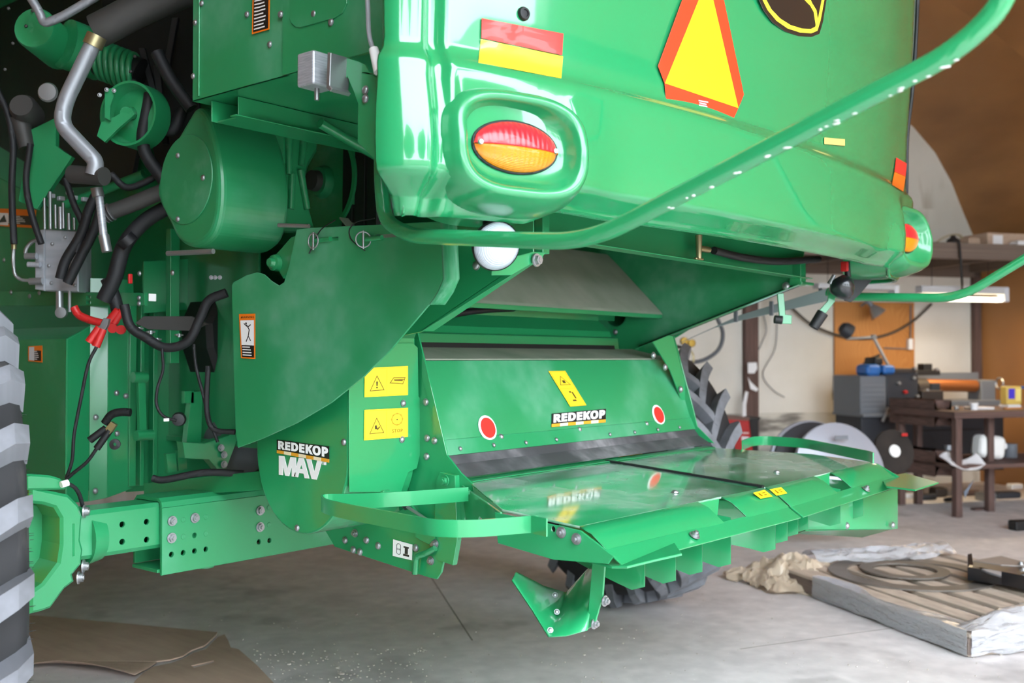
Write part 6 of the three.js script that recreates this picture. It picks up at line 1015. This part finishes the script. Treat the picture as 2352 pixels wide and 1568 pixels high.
// oddments on the floor under the bench
{
  const lay = [['scrap_bar', 2085, 1145, 0.22, 0.05, 0.06, M.paper, 'pale scrap bar on the floor left of the bench legs'], ['scrap_tube', 2130, 1148, 0.16, 0.06, 0.10, M.greyDark, 'dark length of tube on the floor beside the pale scrap bar'], ['scrap_block', 2165, 1142, 0.14, 0.09, 0.12, M.steelDark, 'dark steel block on the floor against the bench leg'], ['cable_reel', 2185, 1155, 0.12, 0.08, 0.10, M.black, 'black coil of cable on the floor behind the bench leg'], ['square_tube', 2278, 1152, 0.10, 0.075, 0.16, M.zinc, 'short square steel tube, open end forward, under the bench'], ['scrap_bar', 2262, 1172, 0.20, 0.02, 0.06, M.rust, 'rusty flat bar lying in front of the square tube'], ['scrap_block', 2320, 1145, 0.26, 0.06, 0.12, M.greyDark, 'dark steel section lying under the bench by the white wrap'], ['plastic_wrap', 2338, 1138, 0.14, 0.05, 0.08, M.paper, 'white plastic wrap on top of the dark section under the bench'], ['scrap_tube', 2232, 1138, 0.14, 0.05, 0.08, M.rust, 'rusty bit of pipe on the floor right of the front bench leg']];
  for (const [nm, x, y, w, h, d, m, lab] of lay) {
    const p = inB(U(x, y, 'y', 0)), o = nm === 'square_tube';
    let g; if (o) { g = merge([bbox(p.x - w / 2, p.x + w / 2, 0, 0.008, p.z - d, p.z), bbox(p.x - w / 2, p.x + w / 2, h - 0.008, h, p.z - d, p.z), bbox(p.x - w / 2, p.x - w / 2 + 0.008, 0.008, h - 0.008, p.z - d, p.z), bbox(p.x + w / 2 - 0.008, p.x + w / 2, 0.008, h - 0.008, p.z - d, p.z)]); }
    else if (nm === 'scrap_tube') { const q = new THREE.CylinderGeometry(h / 2, h / 2, w, 18); q.rotateZ(Math.PI / 2); q.translate(p.x, h / 2, p.z); q.applyMatrix4(BM); g = q; }
    else if (nm === 'cable_reel') { const q = new THREE.TorusGeometry(w * 0.42, h * 0.22, 10, 28); q.rotateX(Math.PI / 2 - 0.25); q.translate(p.x, h * 0.42, p.z); q.applyMatrix4(BM); g = q; }
    else g = bbox(p.x - w / 2, p.x + w / 2, nm === 'plastic_wrap' ? 0.06 : 0, (nm === 'plastic_wrap' ? 0.06 : 0) + h, p.z - d, p.z, h * 0.3);
    single(nm, g, m, lab, nm.replace('_', ' '));
  }
  const e = thing('angle_offcut', 'blue-grey triangular sheet offcut standing against the front bench leg', 'offcut'); mesh('sheet', sheetG([W(2214, 1130, 8.6), W(2238, 1100, 8.6), W(2216, 1145, 8.6)], 0.006), S({ color: 0x6a7484, roughness: 0.45 }), e);
}

// ================================================================ THINGS ON THE FLOOR
// plastic film over a slatted pallet with flame-cut rings
{
  const F = (R, D, y = 0) => { const p = CAM.clone().addScaledVector(RGT, R).addScaledVector(FWD, D); p.y = y; return p; };
  const A = F(1.98, 4.47), d1 = F(1.48, 6.1).sub(A).normalize(), d2 = V(-d1.z, 0, d1.x); if (d2.dot(RGT) < 0) d2.negate();
  const PL = 1.62, PW = 1.3, at = (a, b, y) => A.clone().addScaledVector(d1, a).addScaledVector(d2, b).add(V(0, y, 0));
  const slab = (a0, a1, b0, b1, y0, y1) => { const g = new RoundedBoxGeometry(a1 - a0, y1 - y0, b1 - b0, 1, 0.004); g.translate((a0 + a1) / 2, (y0 + y1) / 2, (b0 + b1) / 2); const m = new THREE.Matrix4().makeBasis(d1, V(0, 1, 0), d2); if (m.determinant() < 0) { g.scale(1, 1, 1); const p = g.attributes.position; for (let i = 0; i < p.count; i++) p.setZ(i, -p.getZ(i)); g.applyMatrix4(new THREE.Matrix4().makeBasis(d1, V(0, 1, 0), d2.clone().negate()).setPosition(A)); const ix = g.index; if (ix) { for (let i = 0; i < ix.count; i += 3) { const t = ix.getX(i); ix.setX(i, ix.getX(i + 2)); ix.setX(i + 2, t); } } g.computeVertexNormals(); return g; } g.applyMatrix4(m.setPosition(A)); return g; };
  M.slat = S({ map: makeTex(256, (u, v) => { const a = fbm(u * 20, v * 3, 20, 121, 4); return mix3([0.68, 0.62, 0.56], [0.84, 0.78, 0.71], a); }), roughness: 0.85 });
  const pal = thing('pallet', 'slatted wooden pallet on the concrete floor, wrapped in plastic film at its edges', 'pallet');
  const NS = 8, sw = PW / NS; for (let k = 0; k < NS; k++) mesh('slat', slab(0, PL, k * sw + 0.004, (k + 1) * sw - 0.055 + (k === 0 ? 0.03 : 0), 0.085, 0.105), M.slat, pal);
  for (const a of [0.02, 0.75, PL - 0.1]) mesh('stringer', slab(a, a + 0.08, 0.01, PW - 0.02, 0.0, 0.085), M.slat, pal);
  mesh('side_board', slab(0.0, PL, -0.006, 0.012, 0.012, 0.085), M.timber, pal); mesh('end_board', slab(-0.006, 0.014, 0.015, PW, 0.012, 0.085), M.timber, pal);
  M.film = P({ color: 0xf1f2f5, roughness: 0.2, transmission: 0.72, thickness: 0, clearcoat: 0.8, clearcoatRoughness: 0.08, bumpMap: makeTex(512, (u, v) => fbm(u * 10, v * 10, 10, 161, 5), false), bumpScale: 0.03 });
  M.filmTan = P({ color: 0xe6d8c2, roughness: 0.35, transmission: 0.45, thickness: 0, clearcoat: 0.3 });
  const crumple = (nm, f, nu, nv, m, lab, amp = 0.02) => { const g = gridG((u, v) => { const p = f(u, v), q = fbm(u * 9 + 3, v * 9, 64, nm.length + Math.round(amp * 1000), 3) - 0.5; const e = Math.min(1, 8 * Math.min(u, 1 - u)); p.y = Math.max(0.004, p.y + q * amp * 2 * e); p.addScaledVector(d1, (fbm(u * 8, v * 11 + 9, 64, 7, 3) - 0.5) * amp * 1.4); return p; }, nu, nv, 0.0012); return single(nm, toCreasedNormals(g, 0.5), m, lab, 'plastic film'); };
  // film along the near edge: over the top, down the side
  crumple('edge_film', (u, v) => { const a = PL * 0.72 * (1 - u), k = v; return k < 0.5 ? at(a, -0.014, 0.012 + 0.105 * (k * 2)) : at(a, -0.012 + 0.10 * (k - 0.5) * 2 * (0.5 + 0.5 * Math.sin(u * 9)), 0.121); }, 60, 14, M.film, 'clear film stretched along the near side of the pallet', 0.006);
  crumple('corner_film', (u, v) => { const b = 0.9 * u, k = v; return k < 0.5 ? at(-0.014, b, 0.012 + 0.105 * k * 2) : at(-0.012 + 0.28 * (k - 0.5) * 2 * (0.4 + 0.6 * u), b, 0.122 + 0.10 * Math.sin((k - 0.5) * 6.28) * Math.sin(u * 3.1) * 0.8); }, 50, 20, M.film, 'bunched clear film over the front corner of the pallet', 0.014);
  crumple('loose_film', (u, v) => { const a = PL - 0.36 + 0.55 * u, b = -0.18 + 0.55 * v; return at(a, b, 0.02 + 0.13 * Math.sin(u * 3.1) * Math.sin(v * 3.0)); }, 44, 36, M.filmTan, 'heap of tan and clear film at the far end of the pallet', 0.05);
  crumple('film_tail', (u, v) => { const p0 = U(1665, 1328, 'y', 0), p1 = U(1850, 1345, 'y', 0); const p = p0.lerp(p1, u).addScaledVector(FWD, (v - 0.5) * (0.12 + 0.5 * u)); p.y = 0.012 + 0.09 * Math.sin(v * 3.14) * (0.35 + 0.65 * u); return p; }, 40, 20, M.filmTan, 'pale tail of film trailing on the floor from the pallet', 0.03);
  crumple('far_film', (u, v) => at(PL - 0.02 - 0.1 * Math.sin(u * 3), 0.25 + 0.95 * u, 0.10 + 0.05 * Math.sin(v * 3.1) + 0.02).addScaledVector(d1, (v - 0.5) * 0.2), 44, 14, M.film, 'ridge of crumpled clear film along the far edge of the pallet', 0.03);
  // rings
  const steel = S({ map: makeTex(256, (u, v) => { const a = fbm(u * 8, v * 8, 8, 141, 4); return mix3([0.40, 0.375, 0.35], [0.53, 0.50, 0.47], a); }), roughness: 0.5, metalness: 0.35 });
  const ring = (x, y, r0, r1, yy, label) => { const c = U(x, y, 'y', yy); const sh = new THREE.Shape(); sh.absarc(0, 0, r1, 0, Math.PI * 2); const h = new THREE.Path(); h.absarc(0, 0, r0, 0, Math.PI * 2, true); sh.holes.push(h); const g = new THREE.ExtrudeGeometry(sh, { depth: 0.007, bevelEnabled: true, bevelSize: 0.001, bevelThickness: 0.001, bevelSegments: 1, curveSegments: 64 }); g.rotateX(-Math.PI / 2); g.translate(c.x, c.y, c.z); return single('steel_ring', g, steel, label, 'ring'); };
  ring(2092, 1318, 0.335, 0.435, 0.107, 'large flame-cut steel ring lying flat on the pallet slats'); ring(2078, 1310, 0.17, 0.235, 0.117, 'smaller flame-cut steel ring lying on top of the large one');
  single('metal_offcut', sheetG([[2240, 1330], [2270, 1316], [2330, 1325], [2318, 1340]].map(([x, y]) => U(x, y, 'y', 0.125)), 0.012), steel, 'short flat steel offcut at the right of the rings on the pallet', 'offcut');
  // black weldment standing on the pallet
  const wd = thing('steel_weldment', 'black painted steel weldment lying at the right of the pallet', 'steel part'), c = (x, y, h) => U(x, y, 'y', h);
  const bk = P({ color: 0x17181c, roughness: 0.28, clearcoat: 0.6, clearcoatRoughness: 0.12 });
  mesh('channel', prismLike([c(2222, 1302, 0.2), c(2300, 1312, 0.2), c(2420, 1335, 0.2), c(2430, 1318, 0.2), c(2300, 1290, 0.2), c(2232, 1288, 0.2)], 0.07), bk, wd); mesh('pale_top', sheetG([c(2236, 1286, 0.205), c(2300, 1296, 0.205), c(2390, 1300, 0.205), c(2300, 1276, 0.205)], 0.008), S({ color: 0x8b8079, roughness: 0.5 }), wd); mesh('end_plate', sheetG([c(2222, 1272, 0.235), c(2232, 1270, 0.24), c(2236, 1298, 0.20), c(2222, 1296, 0.2)], 0.02), bk, wd); mesh('gusset', sheetG([c(2240, 1300, 0.2), c(2300, 1312, 0.2), c(2300, 1322, 0.2), c(2268, 1312, 0.2)], 0.01), S({ color: 0x8f939c, roughness: 0.4 }), wd);
  for (const [x, y] of [[2345, 1296], [2350, 1310]]) bolt(wd, c(x, y, 0.21), NY, 0.012, boltHex);
  single('black_tube', (() => { const p = U(2334, 1220, 'y', 0), a = inB(p); return bbox(a.x, a.x + 0.4, 0, 0.075, a.z - 0.09, a.z, 0.012); })(), M.black, 'black square tube lying alone on the bare floor towards the bench', 'tube');
}
function prismLike(top, h) { return sheetG(top, h, [], 0.003); }
// flattened cardboard under the machine's left side
{
  const up = (list, y, f) => { const pts = list.map(([x, yy]) => U(x, yy, 'y', y)); return pts; };
  const card = (list, y, bend, lab) => {
    const pts = up(list, y), g = sheetG(pts, 0.006, [], 0.001); return single('cardboard_sheet', g, M.cardboard, lab, 'cardboard');
  };
  const a = thing('cardboard_sheet', 'flattened brown cardboard with a curled front edge lying beside the left tyre', 'cardboard');
  mesh('main_flap', sheetG(up([[60, 1412], [95, 1414], [300, 1432], [500, 1451], [496, 1458], [470, 1482], [440, 1492], [420, 1506], [390, 1514], [355, 1518], [60, 1516]], 0.012), 0.006, [], 0.001), M.cardboard, a);
  mesh('curled_flap', gridG((u, v) => { const f0 = U(60 + 300 * u, 1516 + 3 * u, 'y', 0.012), f1 = U(60 + 250 * u, 1530 + 34 * Math.max(0, u - 0.25), 'y', 0.012); const p = f1.lerp(f0, v); p.y = 0.012 + 0.025 * (1 - v) ** 2 * (0.4 + Math.sin(u * 3)); return p; }, 20, 6, 0.005), M.cardboard, a);
  const b = thing('cardboard_sheet', 'torn piece of lighter cardboard with a slot in front of the larger sheet', 'cardboard');
  mesh('torn_flap', sheetG(up([[500, 1462], [516, 1456], [524, 1470], [530, 1486], [548, 1490], [590, 1526], [660, 1600], [290, 1600], [310, 1562], [328, 1545], [352, 1530], [392, 1522], [420, 1512], [445, 1498], [472, 1490]], 0.008), 0.006, [up([[438, 1528], [492, 1516], [494, 1520], [446, 1533]], 0.008)], 0.001), M.cardboard, b);
}
// chips and crumbs scattered over the slab
{
  const gs = []; for (let k = 0; k < 520; k++) { const p = U(rr(100, 2352), rr(1330, 1568), 'y', 0); if (rnd() < 0.35) p.copy(U(rr(500, 1000), rr(1490, 1568), 'y', 0)); const r = rr(0.0015, 0.0045) * (rnd() < 0.05 ? 2 : 1), g = new THREE.IcosahedronGeometry(r, 0); g.scale(rr(0.8, 1.6), 0.6, rr(0.8, 1.6)); g.rotateY(rr(0, 6)); g.translate(p.x, r * 0.4, p.z); gs.push(g); }
  const o = single('floor_crumbs', merge(gs), S({ color: 0xb9b2a8, roughness: 0.9 }), 'small pale crumbs and chips scattered over the concrete', 'crumbs'); o.userData.kind = 'stuff';
}
// trees standing across the yard, outside the open end
{
  const leaf = S({ map: makeTex(256, (u, v) => { const a = fbm(u * 14, v * 14, 14, 151, 4); return mix3([0.10, 0.20, 0.07], [0.34, 0.48, 0.20], a); }), roughness: 0.9 }), bark = S({ color: 0x4d4033, roughness: 0.9 });
  for (const [u, v, h, r, nm] of [[3, 25, 8.2, 2.5, 'broad leafy tree nearest the shed across the yard'], [9.5, 21, 7.4, 2.5, 'rounded tree beside the broad one across the yard'], [16, 24, 8.6, 2.5, 'tall full tree at the corner of the yard'], [23, 20, 8, 2.5, 'tree furthest along the yard from the shed'], [-3.5, 28, 8.8, 2.5, 'tree straight across the yard from the open end'], [-10, 26, 8, 2.5, 'tree across the yard behind the spot where the photographer stands'], [-17, 25, 8.4, 2.5, 'tree at the far left end of the yard row']]) {
    const t = thing('yard_tree', nm, 'tree'); mesh('trunk', cylG(BW(u, 0, v), BW(u, h * 0.5, v), 0.22, 0.14, 12), bark, t);
    const g = new THREE.IcosahedronGeometry(1, 5), p = g.attributes.position, w = V(0, 0, 0); for (let i = 0; i < p.count; i++) { w.fromBufferAttribute(p, i); const k = 0.78 + 0.5 * fbm(w.x * 3 + 10, w.y * 3 + w.z * 2.3 + 10, 64, 5 + u, 4); p.setXYZ(i, w.x * k * r, w.y * k * h * 0.36, w.z * k * r); } g.computeVertexNormals(); const c = BW(u, h * 0.62, v); g.translate(c.x, c.y, c.z); mesh('crown', g, leaf, t);
  }
}

// ---------------------------------------------------------------- set every thing on its own base point
for (const o of tops) {
  o.updateWorldMatrix(true, true);
  const b = new THREE.Box3().setFromObject(o), c = b.getCenter(V(0, 0, 0)); c.y = b.min.y;
  if (o.isMesh) o.geometry.translate(-c.x, -c.y, -c.z);
  for (const k of o.children) k.position.sub(c);
  o.position.add(c);
}
renderer.render(scene, camera);
